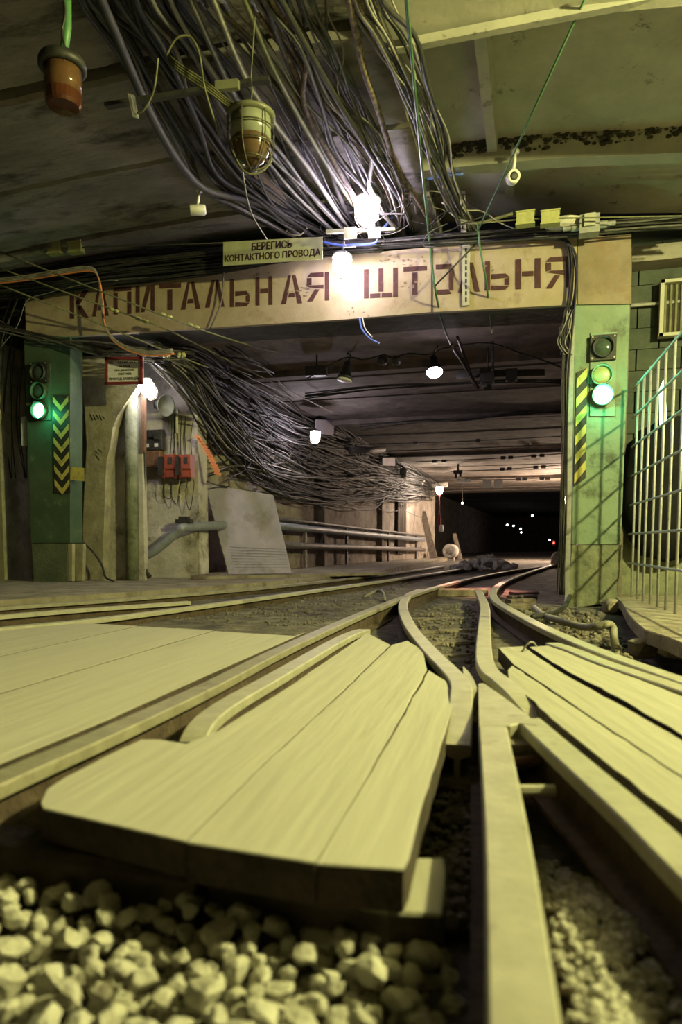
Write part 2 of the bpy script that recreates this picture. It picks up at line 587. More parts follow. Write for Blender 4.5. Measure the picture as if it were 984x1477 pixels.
def coffer(y0, y1, zoff, name, material, x0=XR, x1=5.0, tilt=0.0):
    xs = [x0 + (x1 - x0) * k / 12 for k in range(13)]
    V = []
    for x in xs:
        z = zc(x) + zoff - 0.02 * max(0, x) ** 1.3
        for (yy, zz) in ((y0, z + tilt), (y1, z), (y1, 3.93), (y0, 3.93)):
            V.append((x, yy, zz + 0.008 * N3(x * 3, yy * 3)))
    F = []
    for k in range(12):
        for j in range(4):
            F.append((k * 4 + j, (k + 1) * 4 + j, (k + 1) * 4 + (j + 1) % 4, k * 4 + (j + 1) % 4))
    F += [(0, 1, 2, 3), (51, 50, 49, 48)]
    return MB().add(V, F).build(name, material, ceil)


coffer(3.3, 4.36, -0.06, 'rib', M_conc2, tilt=0.36)
coffer(4.36, 5.92, 0.16, 'panel', M_conc2, tilt=0.12)
coffer(5.92, 6.06, -0.02, 'rib', M_conc2)
coffer(6.06, 7.25, 0.14, 'panel', M_conc2)
coffer(-4.5, 1.6, 0.2, 'panel', M_conc2)
coffer(1.6, 1.9, -0.05, 'rib', M_conc2)
coffer(1.9, 3.3, 0.2, 'panel', M_conc2)
for x, y0, y1 in ((-0.38, 4.36, 5.92), (-0.27, 6.06, 6.7), (2.2, 4.36, 5.92)):
    MB().prism([(x - 0.045, y0, zc(x) + 0.07), (x + 0.03, y0, zc(x) + 0.07), (x + 0.07, y0, 3.9), (x - 0.09, y0, 3.9)], (0, y1 - y0, 0)).build('stiffener', M_conc2, ceil)
# thin plaster lip under the first rib
MB().box((1.9, 4.33, zc(0) - 0.07), (5.6, 0.05, 0.05)).build('lip', M_conc2, ceil)
# mould crust along the second rib: lumps of its own
m = MB()
rnd = random.Random(3)
iv, if_ = ico(1.0, 1)
for k in range(950):
    x = -0.75 + 2.6 * rnd.random() ** 1.2
    if rnd.random() < 0.35:
        x = rnd.gauss(-0.42, 0.13)
    y = 5.915 + rnd.uniform(-0.01, 0.01)
    z = zc(x) + 0.12 + rnd.gauss(0, 0.034) + 0.05 * N3(x * 3, 1.0) + (0.05 if abs(x + .42) < .2 else 0)
    r = 0.003 + 0.017 * rnd.random() ** 2
    m.add([(x + v.x * r * 1.6, y + v.y * r * 0.7, z + v.z * r) for v in iv], if_)
tag(m.build('mould_crust', M_mould, ceil), kind='stuff')

# --- hall walls
tag(MB().box((-8.4, 1.3, 1.8), (0.3, 12, 4.4)).build('wall_left', M_dark), kind='structure')
tag(MB().box((-1.7, -4.6, 1.8), (14, 0.3, 4.4)).build('wall_back', M_dark), kind='structure')
tag(MB().box((4.9, 1.3, 1.8), (0.3, 12, 4.4)).build('wall_right', M_conc), kind='structure')
tag(MB().box((-7.0, 7.55, 1.6), (2.9, 0.3, 3.9)).build('wall_front_left', M_dark), kind='structure')
tag(MB().box((PY(8, 700, 7.0).x - 0.35, 7.15, 1.3), (0.75, 0.5, 3.0)).build('wall_pier_left', M_ochre), kind='structure')
# block wall behind the fence
wr = thing('wall_front_right', None, None, (2.8, 7.4, -0.2), kind='structure')
MB().box((2.75, 7.58, 1.6), (4.2, 0.3, 3.9)).build('wall_core', M_mortar, wr)
rnd = random.Random(11)
row = 0
z = 0.72
while z < 3.3:
    x = 0.72 - (0.2 if row % 2 else 0)
    while x < 2.6:
        w = 0.392
        x0, x1 = max(x, 0.72), min(x + w, 2.7)
        if x1 - x0 > 0.04:
            MB().box(((x0 + x1) / 2, 7.42 - rnd.uniform(0, 0.006), z + 0.095), (x1 - x0 - 0.006, 0.06, 0.194)).build('block', M_block, wr)
        x += 0.4
    z += 0.2
    row += 1
MB().box((2.7, 7.28, 0.30), (4.0, 0.36, 0.86)).build('plinth', M_pbase, wr)
MB().box((2.7, 7.27, 0.745), (4.0, 0.42, 0.035)).build('plinth_cap', M_pbase, wr)
MB().tube([(0.75, 7.34, 2.72), (4.2, 7.34, 2.72)], 0.018, 8).build('conduit', M_steel, wr)
MB().box((2.7, 7.3, 3.12), (4.0, 0.3, 0.14)).build('header', M_conc, wr)

# --- tunnel beyond the portal
TZ = 2.74


def wx(y):
    return WX0 + WK * (y - WY0)


def rx(y):
    return 0.50 + WK * (y - 6.9)


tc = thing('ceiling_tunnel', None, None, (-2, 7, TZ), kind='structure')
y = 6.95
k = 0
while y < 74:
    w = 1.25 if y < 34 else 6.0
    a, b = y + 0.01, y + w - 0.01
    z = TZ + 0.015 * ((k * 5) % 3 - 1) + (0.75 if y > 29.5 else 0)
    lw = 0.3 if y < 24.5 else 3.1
    MB().prism([(wx(a) - lw, a, z), (rx(a) + 0.3, a, z), (rx(b) + 0.3, b, z), (wx(b) - lw, b, z)], (0, 0, 0.25)).build('slab', M_tceil if y < 29.5 else M_dark, tc)  # far slabs raised and coloured dark so they look unlit
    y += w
    k += 1
for y in (8.9, 12.6, 17.6, 23.9):
    MB().prism([(wx(y) - 0.2, y, TZ - 0.07), (rx(y) + 0.2, y, TZ - 0.07), (rx(y + .2) + 0.2, y + 0.16, TZ - 0.07), (wx(y + .2) - 0.2, y + 0.16, TZ - 0.07)], (0, 0, 0.1)).build('rib', M_tceil, tc)
wl = MB()
V, F = [], []
yy = [8.15 + 0.35 * i for i in range(51)]
zz = [-0.2 + 0.3 * i for i in range(11)]
for y in yy:
    for z in zz:
        V.append((wx(y) + 0.03 * N3(y * 0.9, z * 1.4) + 0.015 * N3(y * 4, z * 4), y, z))
for i in range(len(yy) - 1):
    for j in range(len(zz) - 1):
        n = len(zz)
        F.append((i * n + j, i * n + j + 1, (i + 1) * n + j + 1, (i + 1) * n + j))
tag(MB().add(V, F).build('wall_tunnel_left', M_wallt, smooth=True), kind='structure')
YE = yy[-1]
tag(MB().box((wx(YE) - 1.45, YE + 0.12, 1.4), (2.9, 0.3, 3.4)).build('wall_tunnel_added_return', M_wallt), kind='structure')  # closes the near end of the added recess
tag(MB().prism([(wx(YE) - 2.8, YE, -0.3), (wx(75) - 2.8, 75, -0.3), (wx(75) - 3.1, 75, -0.3), (wx(YE) - 3.1, YE, -0.3)], (0, 0, 4.2)).build('wall_tunnel_added_recess', M_wallt), kind='structure')  # added recess, wall set back so the far stretch stays dark
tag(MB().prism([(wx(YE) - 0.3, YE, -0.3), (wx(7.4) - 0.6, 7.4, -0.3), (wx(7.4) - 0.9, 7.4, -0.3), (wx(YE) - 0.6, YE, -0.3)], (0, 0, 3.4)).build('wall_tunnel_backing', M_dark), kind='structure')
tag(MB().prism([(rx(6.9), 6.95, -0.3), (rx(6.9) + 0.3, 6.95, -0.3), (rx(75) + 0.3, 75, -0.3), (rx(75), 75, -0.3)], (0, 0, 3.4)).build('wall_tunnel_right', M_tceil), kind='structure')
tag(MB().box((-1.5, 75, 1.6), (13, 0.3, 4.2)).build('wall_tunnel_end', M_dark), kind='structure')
# pilasters and a board door on the cable-side wall
for i, (px, w) in enumerate(((318, 0.16), (463, 0.14), (548, 0.2))):
    p = PW(px, 720)
    tag(MB().box((wx(p.y) + 0.04, p.y, 1.2), (0.14, w * p.y / 9, 2.9)).build('wall_tunnel_pilaster', M_wallt), kind='structure')
dp = PW(577, 740, 0.03)
dr = thing('door_1', None, None, (dp.x, dp.y, 0.2), kind='structure')
for k in range(4):
    MB().box((dp.x + 0.02 + (k * 0.25) * WK, dp.y - 0.35 + k * 0.27, 1.15), (0.05, 0.25, 1.9), rz=-math.atan(WK)).build('plank', M_woode, dr)
# hall-side wall between the portal's cable-side pillar and the tunnel wall
pA, pB = PY(150, 700, 7.25), PY(206, 700, 7.25)
tag(MB().box(((pA.x - 0.5 + pB.x) / 2, 7.29, 1.2), (pB.x - pA.x + 0.5, 0.08, 2.9)).build('wall_portal_return', M_plast), kind='structure')
pC, pD = PY(207, 700, 8.05), PY(286, 700, 8.05)
mpl = MB()
V, F = [], []
nxx, nzz = 14, 22
for j in range(nzz):
    z = -0.15 + 2.9 * j / (nzz - 1)
    for i in range(nxx):
        x = pC.x - 0.7 + (pD.x - pC.x + 0.7) * i / (nxx - 1)
        bulge = 0.05 * sstep(0.75, 0.55, z) if False else 0.05 * (1 - sstep(0.55, 0.7, z + 0.06 * N3(x * 3, 1)))
        V.append((x + (0.03 * N3(z * 5, 2) if i == nxx - 1 else 0), 8.05 - bulge + 0.012 * N3(x * 5, z * 5), z))
for j in range(nzz - 1):
    for i in range(nxx - 1):
        F.append((j * nxx + i, j * nxx + i + 1, (j + 1) * nxx + i + 1, (j + 1) * nxx + i))
mpl.add(V, F)
mpl.box(((pC.x - 0.7 + pD.x) / 2 - 0.01, 8.22, 1.3), (pD.x - pC.x + 0.68, 0.26, 2.9))
tag(mpl.build('wall_equipment_pier', M_plast), kind='structure')

# ================================================================== THE PORTAL
DY = Vector((0, 1, 0))


def front(pxs, y=YP):
    return [PY(a, b, y) for a, b in pxs]


rp = PY(857, 872, YP)
pr = thing('portal_pillar', 'pale green concrete pillar with striped edge and fence shadows', 'pillar', (rp.x, YP + 0.25, -0.12))
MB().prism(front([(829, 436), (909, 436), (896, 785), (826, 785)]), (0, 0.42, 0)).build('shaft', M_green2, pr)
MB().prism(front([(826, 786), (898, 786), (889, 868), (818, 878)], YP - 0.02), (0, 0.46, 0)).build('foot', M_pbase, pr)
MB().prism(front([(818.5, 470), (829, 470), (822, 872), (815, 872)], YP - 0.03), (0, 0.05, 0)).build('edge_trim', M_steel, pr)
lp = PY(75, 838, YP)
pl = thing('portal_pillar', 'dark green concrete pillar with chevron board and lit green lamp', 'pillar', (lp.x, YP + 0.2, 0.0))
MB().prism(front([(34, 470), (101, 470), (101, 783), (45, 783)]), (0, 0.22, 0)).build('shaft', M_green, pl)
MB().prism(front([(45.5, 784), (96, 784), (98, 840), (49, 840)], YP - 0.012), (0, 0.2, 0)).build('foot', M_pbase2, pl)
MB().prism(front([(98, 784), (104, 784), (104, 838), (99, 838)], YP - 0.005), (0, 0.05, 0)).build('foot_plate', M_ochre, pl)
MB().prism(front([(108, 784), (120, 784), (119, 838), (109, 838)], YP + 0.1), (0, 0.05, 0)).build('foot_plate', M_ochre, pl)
MB().prism(front([(102, 673), (121, 675), (121, 694), (101, 692)], YP - 0.004), (0, 0.004, 0)).build('paint_patch', M_yel, pl)
# ochre buttress beside it
bt = MB()
out = [(112, 520), (207, 546), (196, 560), (184, 577), (171, 596), (163, 615), (160, 640), (155, 665), (152, 700), (150, 760), (148, 800), (150, 838), (120, 838), (119, 760), (121, 700), (124, 640), (121, 580)]
bt.prism(front(out, 7.06), (0, 0.12, 0), bev=0.015)
bo = PY(135, 838, 6.98)
btr = thing('concrete_buttress', 'ochre plastered buttress leaning beside the dark green pillar', 'buttress', (bo.x, 7.1, 0))
bt.build('body', M_ochre, btr)
# scrawled marks on the buttress
for a, b, c, d in ((129, 597, 133, 606), (134, 598, 137, 606), (138, 598, 142, 604), (143, 599, 146, 606), (147, 600, 151, 605), (136, 650, 142, 655), (137, 656, 143, 664), (141, 648, 146, 652)):
    MB().prism([PY(a, b, 7.055), PY(a + 1.2, b, 7.055), PY(c + 1.2, d, 7.055), PY(c, d, 7.055)], (0, 0.01, 0)).build('scrawl_mark', M_blk, btr)
# half-round pilaster of plaster
pp = PY(191, 830, 7.2)
tag(MB().tube([PY(189, 562, 7.18), PY(190, 700, 7.18), PY(191, 836, 7.18)], 0.075, 12).build('plaster_column', M_pbase, smooth=True),
    'slim round plastered column between buttress and equipment wall', 'column')

# lintel with the stencilled name
bm0 = thing('portal_beam', 'cream concrete lintel with maroon stencilled lettering across the portal', 'beam', (-2.4, YP, 2.5))
ft = [(36, 432), (50, 424), (200, 408), (330, 390), (470, 371), (622, 356), (622, 450), (492, 461), (330, 471), (200, 479), (38, 489)]
MB().prism(front(ft, YP - 0.03), (0, 0.05, 0)).build('panel', M_beam, bm0)
MB().prism(front([(624.5, 356), (833, 343), (833, 439), (624.5, 450)], YP - 0.025), (0, 0.05, 0)).build('panel', M_beam, bm0)
MB().prism(front([(834, 343), (911, 338), (911, 438), (834, 439)], YP - 0.02), (0, 0.5, 0)).build('end_panel', M_beam2, bm0)
MB().prism(front([(45, 432), (905, 346), (905, 432), (822, 438), (622, 449), (492, 460), (330, 470), (45, 486)], YP + 0.021), (0, 0.55, 0)).build('core', M_dark, bm0)
MB().prism(front([(622, 356), (624.5, 356), (624.5, 451), (622, 451)], YP - 0.034), (0, 0.01, 0)).build('joint_strip', M_blk, bm0)

T = 0.2
GLY = {
    'К': [[(0, 0), (.22, 0), (.22, 1), (0, 1)], [(.30, .56), (.72, 1), (1, 1), (.52, .50), (.30, .50)], [(.36, .46), (.60, .46), (1, 0), (.72, 0)]],
    'А': [[(0, 0), (.22, 0), (.46, .98), (.34, .98)], [(.78, 0), (1, 0), (.68, .98), (.52, .98)], [(.32, .22), (.66, .22), (.62, .38), (.38, .38)]],
    'П': [[(0, 0), (.22, 0), (.22, .82), (0, .82)], [(.76, 0), (.98, 0), (.98, .82), (.76, .82)], [(0, .85), (.98, .85), (.98, 1), (0, 1)]],
    'И': [[(0, 0), (.2, 0), (.2, 1), (0, 1)], [(.8, 0), (1, 0), (1, 1), (.8, 1)], [(.26, 0), (.46, 0), (.76, .86), (.76, 1), (.6, 1)]],
    'Т': [[(0, .83), (1, .83), (1, 1), (0, 1)], [(.38, 0), (.6, 0), (.6, .78), (.38, .78)]],
    'Л': [[(0, 0), (.22, 0), (.5, .98), (.34, .98)], [(.78, 0), (1, 0), (.70, .98), (.54, .98)]],
    'Ь': [[(0, 0), (.2, 0), (.2, 1), (0, 1)], [(.27, 0), (.84, 0), (1, .12), (.27, .16)], [(.27, .38), (1, .42), (.84, .55), (.27, .55)], [(.82, .17), (1, .15), (1, .40), (.82, .38)]],
    'Н': [[(0, 0), (.22, 0), (.22, 1), (0, 1)], [(.78, 0), (1, 0), (1, 1), (.78, 1)], [(.28, .42), (.72, .42), (.72, .58), (.28, .58)]],
    'Я': [[(.8, 0), (1, 0), (1, 1), (.8, 1)], [(.74, .84), (.74, 1), (.16, 1), (0, .86)], [(0, .82), (.2, .82), (.2, .58), (0, .55)], [(.02, .52), (.74, .42), (.74, .56), (.2, .56)], [(.0, 0), (.24, 0), (.56, .40), (.36, .42)]],
    'Ш': [[(0, 0), (.14, 0), (.14, 1), (0, 1)], [(.43, .2), (.57, .2), (.57, 1), (.43, 1)], [(.86, .0), (1, 0), (1, 1), (.86, 1)], [(.18, 0), (.48, 0), (.48, .15), (.18, .15)], [(.52, 0), (.82, 0), (.82, .15), (.52, .15)]],
    'О': [[(.78, .12), (1, .12), (1, .88), (.78, .88)], [(.1, .85), (.74, .85), (.9, 1), (.1, 1)], [(.1, 0), (.9, 0), (.74, .15), (.1, .15)]],
}
word = [('К', 101, 128, 419, 459), ('А', 133, 157, 416, 456), ('П', 164, 190, 414, 453), ('И', 196, 223, 412, 450), ('Т', 230, 261, 409, 447),
        ('А', 261, 289, 406, 446), ('Л', 296, 324, 403, 443), ('Ь', 332, 360, 402, 442), ('Н', 369, 393, 399, 440), ('А', 406, 436, 396, 438), ('Я', 443, 475, 393, 434),
        ('Ш', 525, 574, 387, 429), ('Т', 582, 616, 384, 425), ('О', 626, 654, 381, 424), ('Л', 661, 692, 378, 421), ('Ь', 700, 735, 376, 418), ('Н', 744, 780, 373, 416), ('Я', 788, 824, 370, 415)]
for ch, x0, x1, yt, yb in word:
    sl = -0.055 * (x1 - x0)
    m = MB()
    for pol in GLY[ch]:
        m.prism([PY(x0 + (x1 - x0) * u, yb + (yt - yb) * v + sl * (u - 0.5), YP - 0.034) for u, v in pol], (0, 0.003, 0))
    m.build('letter', M_maroon, bm0)
rnd = random.Random(61)
for px, py, n, sp in ((600, 375, 14, 14), (590, 412, 10, 10), (440, 420, 12, 10), (375, 398, 9, 12), (520, 452, 7, 12), (560, 372, 7, 10), (700, 385, 7, 16)):
    for k in range(n):
        x, y = px + rnd.gauss(0, sp), py + rnd.gauss(0, 5)
        w, h = rnd.uniform(.6, 3.2), rnd.uniform(.5, 1.8)
        q = [(x + w * math.cos(a) * rnd.uniform(.6, 1.2), y + h * math.sin(a) * rnd.uniform(.6, 1.2)) for a in [i * math.pi / 3 for i in range(6)]]
        MB().prism(front(q, YP - 0.0355), (0, 0.001, 0)).build('paint_chip', M_chip, bm0)
# slotted steel strip on the lintel
ss = thing('slotted_bracket', 'pale slotted steel strip fixed over the lintel lettering', 'bracket', PY(672, 441, YP - 0.06))
MB().prism(front([(667, 350), (678, 349), (677, 440), (667, 441)], YP - 0.06), (0, 0.02, 0)).build('strip', M_louv, ss)
for k in range(9):
    yk = 357 + k * 9
    MB().prism(front([(671, yk), (673.6, yk), (673.6, yk + 6), (671, yk + 6)], YP - 0.063), (0, 0.002, 0)).build('slot', M_blk, ss)


def stripes(name, label, corners, n, chevron, y, cat, lean):
    """black board with yellow stripes; corners in the photograph: tl, tr, br, bl"""
    c = [Vector((a, b, 0)) for a, b in corners]
    r = thing(name, label, cat, PY(corners[3][0], corners[3][1], y))
    MB().prism(front(corners, y - 0.012), (0, 0.01, 0)).build('board', M_blk, r)

    def at(u, v):
        a = c[0].lerp(c[1], u); b = c[3].lerp(c[2], u)
        q = a.lerp(b, v)
        return PY(q.x, q.y, y - 0.016)
    h = 1.0 / n
    for k in range(n):
        v0 = k * h
        if chevron:
            d = 0.10
            MB().prism([at(0.04, v0), at(0.5, v0 + d), at(0.96, v0), at(0.96, v0 + h * 0.42), at(0.5, v0 + d + h * 0.42), at(0.04, v0 + h * 0.42)], (0, 0.003, 0)).build('stripe', M_yel, r)
        else:
            MB().prism([at(0.02, v0 + lean), at(0.98, v0), at(0.98, v0 + h * 0.5), at(0.02, v0 + h * 0.5 + lean)], (0, 0.003, 0)).build('stripe', M_yel, r)
    return r


stripes('chevron_board', 'black board with yellow chevrons on the dark green pillar', [(75, 571), (99, 571), (101, 711), (78, 711)], 7, True, YP - 0.002, 'warning board', 0)
stripes('hazard_board', 'black and yellow diagonal warning stripes down the pale green pillar', [(832, 537), (848, 530), (845, 690), (828, 702)], 6, False, YP - 0.002, 'warning board', 0.06)


def signal(label, pts, rpx, y, cover, lit_w, mats3):
    r = thing('traffic_signal', label, 'signal', PY(pts[2][0], pts[2][1] + rpx, y - 0.05))
    MB().prism(front(cover, y - 0.012), (0, 0.01, 0)).build('back_plate', mats3[3], r)
    for i, (px, py) in enumerate(pts):
        c = PY(px, py, y - 0.015)
        R = (PY(px + rpx, py, y) - PY(px, py, y)).length
        if i == 0:
            s = R * 1.25
            h = MB().box((c.x, c.y - 0.015, c.z), (2 * s, 0.03, 2 * s)).build('housing', M_blk, r)
            for sx in (-1, 1):
                for sz in (-1, 1):
                    MB().lathe([(0.008, 0), (0.008, 0.006), (0, 0.007)], (c.x + sx * s * .85, c.y - 0.03, c.z + sz * s * .85), (0, -1, 0), 8).build('screw', M_steel, h)
        ring = MB().lathe([(R * 0.96, 0), (R * 1.04, 0), (R * 1.04, 0.06), (R * 0.96, 0.06), (R * 0.96, 0)], (c.x, c.y, c.z), (0, -1, 0), 24).build('lens_ring', M_blk if i == 0 else mats3[3], r, True)
        prof = [(R * 0.94 * math.cos(a), 0.012 + 0.035 * math.sin(a)) for a in [k * math.pi / 2 / 6 for k in range(7)]]
        prof[-1] = (0, prof[-1][1])
        MB().lathe(prof, (c.x, c.y, c.z), (0, -1, 0), 24).build('lens', mats3[i], r, True)
        # short hood over each lens
        V, F = [], []
        for k in range(13):
            a = math.pi * (0.05 + 0.9 * k / 12)
            V += [(c.x + R * 1.05 * math.cos(a), c.y, c.z + R * 1.05 * math.sin(a)), (c.x + R * 1.05 * math.cos(a), c.y - 0.04 - 0.03 * math.sin(a), c.z + R * 1.05 * math.sin(a))]
        F = [(2 * k, 2 * k + 1, 2 * k + 3, 2 * k + 2) for k in range(12)]
        MB().add(V, F).build('hood', mats3[3] if i else M_blk, r, True)
    c = PY(pts[2][0], pts[2][1], y - 0.13)
    point_light('signal_glow', c, lit_w, (0.08, 1.0, 0.45), 0.05)
    return r


M_gsig = mat('signal_plate_green', (0.20, 0.32, 0.22), (0.26, 0.38, 0.27), 0.5, scale=12)
signal('three-lens railway signal glowing green on the pale green pillar', [(870, 502), (868, 542), (869, 571)], 15, YP, [(852, 480), (890, 479), (887, 600), (851, 600)], 8.0, [M_lens, M_lensy, M_sig, M_gsig])
signal('three-lens railway signal glowing green on the dark green pillar', [(58, 538), (58.5, 565), (59, 593)], 10, YP, [(46, 524), (72, 524), (73, 606), (47, 606)], 2.5, [M_lens, M_lens, M_sig, M_green])

# ------------------------------------------------------------------ signs


def sign(name, label, corners, y, body, frame, lines, fr=0.0):
    c = [PY(a, b, y) for a, b in corners]     # tl, tr, br, bl
    r = thing(name, label, 'sign', (c[3] + c[2]) / 2)
    MB().prism(c, (0, 0.012, 0)).build('plate', body, r)
    ux = (c[2] - c[3]); W = ux.length; ux.normalize()
    uy = (c[0] - c[3]); Hh = uy.length; uy.normalize()
    nrm = Vector((0, -1, 0))
    if frame:
        t = fr
        for a, b, w in ((c[0], c[1], t), (c[1], c[2], t), (c[2], c[3], t), (c[3], c[0], t)):
            d = (b - a).normalized()
            inn = ((c[0] + c[1] + c[2] + c[3]) / 4 - (a + b) / 2).normalized()
            MB().prism([a - nrm * 0.0, b, b + inn * w, a + inn * w], nrm * 0.02).build('frame_bar', frame, r)
    for body_t, u0, u1, v0, v1 in lines:
        text_mesh(body_t, c[3] + ux * (W * u0) + uy * (Hh * v0), ux, uy, nrm, W * (u1 - u0), Hh * (v1 - v0), 0.0025, 'lettering', M_ltr, r)
    return r


M_ltr = mat('sign_lettering', (0.035, 0.012, 0.01), rough=0.7)
sign('warning_sign', 'yellow-green warning sign with two lines of dark lettering above the lintel', [(322, 349), (465, 341.5), (465, 373.5), (322, 383.5)], YP - 0.36, M_signy, None,
     [('БЕРЕГИСЬ', 0.30, 0.70, 0.55, 0.86), ('КОНТАКТНОГО ПРОВОДА', 0.02, 0.98, 0.10, 0.43)])
sign('warning_sign', 'white paper notice in a red frame above the equipment wall', [(152.5, 515.5), (206.5, 515), (206.5, 554.5), (152.5, 555.5)], YP - 0.05, M_paper, M_reddk,
     [('НЕТ ГАБАРИТНОГО', 0.10, 0.88, 0.76, 0.86), ('ЗАЗОРА', 0.36, 0.65, 0.62, 0.71), ('ПРИ ДВИЖЕНИИ', 0.25, 0.77, 0.48, 0.56), ('СОСТАВА', 0.34, 0.70, 0.35, 0.43), ('ПРОХОД ЗАПРЕЩЁН', 0.10, 0.90, 0.16, 0.29)], 0.028)

# ================================================================== TRACK
RAILP = [(-.033, -.004), (-.029, 0), (.029, 0), (.033, -.004), (.033, -.026), (.0075, -.036), (.0075, -.100), (.05, -.112), (.05, -.122), (-.05, -.122), (-.05, -.112), (-.0075, -.100), (-.0075, -.036), (-.033, -.026)]
RAILM = [0, 0, 0, 0, 1, 1, 1, 1, 1, 1, 1, 1, 1, 0]


def rail(label, pxs, name='rail', group=None, prof=RAILP, mis=RAILM, z=0.0, seg=5, head=None, cat='rail', ends=(0, 0)):
    P = smooth_path([PZ(a, b, z) for a, b in pxs], seg)
    for i in range(8):
        q = (1 - i / 8) ** 2
        P[i].z -= ends[0] * q
        P[-1 - i].z -= ends[1] * q
    o = MB().sweep(P, prof, mis).build(name, [head or M_rail, M_web])
    return tag(o, label, cat, group)


P_A = [(-260, 1238), (0, 1120), (150, 1056), (300, 988), (400, 938), (492, 897), (540, 877), (590, 858), (640, 843), (690, 831), (740, 822), (790, 816)]
rail('long running rail beside the wide pale plank deck', P_A, head=M_raild)
rail('short check rail with flared end beside the middle planks', [(276, 1049), (310, 1022), (400, 972), (492, 919), (526, 902)], 'check_rail', z=-0.004, ends=(0.035, 0.02))
rail('kinked wing rail curling round the middle planks to the frog', [(606, 850), (590, 857), (581, 872), (590, 899), (618, 934), (650, 966), (664, 984), (665, 1006), (660, 1047)], 'wing_rail', z=-0.002, ends=(0, 0.045))
rail('wing rail bending past the frog nose beside the outer planks', [(690, 851), (699, 872), (699, 896), (698, 940), (705, 964), (724, 980), (752, 1002), (786, 1022)], 'wing_rail', z=-0.002, ends=(0, 0.05))
rail('running rail curving out past the striped pillar', [(806, 812), (775, 821), (745, 831), (726, 839), (712, 851), (715, 864), (734, 877), (773, 898), (819, 919), (873, 941), (984, 980), (1200, 1052)])
rail('thin check rail between outer planks and curving rail', [(797, 927), (830, 938), (873, 955), (984, 992), (1200, 1066)], 'check_rail', z=-0.004)
rail('dark rail of the far track nearest the walkway', [(-220, 894), (0, 875), (200, 861), (400, 844.5), (560, 827), (640, 816)], head=M_raild)
rail('far track rail nearest the wide plank deck', [(-220, 930), (0, 905), (122, 893.5), (250, 878), (400, 858), (480, 847), (560, 836), (640, 824), (690, 816)])
rail('worn check rail lying within the far track', [(-180, 902), (0, 887), (110, 878), (200, 872), (272, 867)], 'check_rail', z=-0.006)

# frog: point casting and the two legs
fr = thing('frog', 'steel frog nose with two rails splaying towards the viewer', 'rail crossing', PZ(711, 1046, -0.12))
MB().sweep(smooth_path([PZ(711, 1047), PZ(731, 1200), PZ(757, 1477), PZ(800, 1900)], 5), RAILP, RAILM).build('leg_rail', [M_rail, M_web], fr)
MB().sweep(smooth_path([PZ(762, 1036), PZ(838, 1103), PZ(920, 1174), PZ(1000, 1250), PZ(1240, 1470)], 5), RAILP, RAILM).build('leg_rail', [M_rail, M_web], fr)
MB().prism([PZ(a, b, 0.001) for a, b in [(690, 986), (698, 985), (728, 1006), (765, 1034), (775, 1047), (748, 1043), (736, 1046), (691, 1047)]], (0, 0, -0.11), bev=0.003).build('point_casting', M_rail, fr)
MB().prism([PZ(a, b, -0.03) for a, b in [(668, 960), (682, 975), (688, 990), (676, 998), (672, 1010), (668, 985)]], (0, 0, -0.08), bev=0.003).build('filler_block', M_rail, fr)
MB().box(PZ(760, 1085, -0.055), (0.16, 0.05, 0.05), rz=0.25).build('spacer_block', M_tie, fr)
MB().tube([PZ(735, 1140, -0.05), PZ(800, 1140, -0.05)], 0.012, 8).build('tie_bolt', M_rail, fr)
MB().tube([PZ(728, 1100, -0.06), PZ(778, 1096, -0.06)], 0.012, 8).build('tie_bolt', M_rust, fr)

# fishplates with bolts
for (a, b, lab) in (((398, 942), (446, 917), 'steel joint plate bolted to the long running rail'), ((150, 893), (215, 885), 'steel joint plate bolted to the far track rail')):
    p, q = PZ(a[0], a[1], -0.05), PZ(b[0], b[1], -0.05)
    d = (q - p).normalized()
    sd = Vector((d.y, -d.x, 0)) * 0.045
    f = thing('fishplate', lab, 'joint plate', (p + q) / 2 + sd - Vector((0, 0, 0.05)))
    MB().prism([p + sd + Vector((0, 0, -0.03)), q + sd + Vector((0, 0, -0.03)), q + sd + Vector((0, 0, 0.02)), p + sd + Vector((0, 0, 0.02))], -sd.normalized() * 0.014).build('plate', M_web, f)
    for k in range(4):
        c = p.lerp(q, 0.14 + 0.24 * k) + sd
        MB().lathe([(0.014, 0), (0.014, 0.012), (0.008, 0.013), (0.008, 0.025), (0, 0.026)], c, sd.normalized(), 6).build('bolt', M_rust, f)

# sleepers
SL = [((520, 1330), (700, 1330), -0.13, 0.55, 'sleeper end poking out under the middle planks beside the frog'), ]
rnd = random.Random(5)


def sleeper(p, q, w, h, label, material=M_tie):
    d = (q - p)
    m = MB()
    c = (p + q) / 2
    L = d.length
    R = Matrix.Rotation(math.atan2(d.y, d.x), 3, 'Z')
    n = 8
    V = []
    for i in range(n + 1):
        x = -L / 2 + L * i / n
        j = lambda s: s * (1 + 0.04 * N3(x * 9, s * 5, c.y))
        for yy, zz in ((-w / 2, -h), (w / 2, -h), (w / 2, -0.012), (w / 2 - 0.012, 0), (-w / 2 + 0.012, 0), (-w / 2, -0.012)):
            V.append(c + R @ Vector((x, j(yy), zz + 0.004 * N3(x * 8, yy * 9))))
    F = []
    for i in range(n):
        for k in range(6):
            F.append((i * 6 + k, i * 6 + (k + 1) % 6, (i + 1) * 6 + (k + 1) % 6, (i + 1) * 6 + k))
    F += [tuple(reversed(range(6))), tuple(range(n * 6, n * 6 + 6))]
    m.add(V, F)
    return tag(m.build('sleeper', material), label, 'sleeper')


def sl_px(a, b, z, w, h, label, material=M_tie):
    return sleeper(PZ(a[0], a[1], z), PZ(b[0], b[1], z), w, h, label, material)


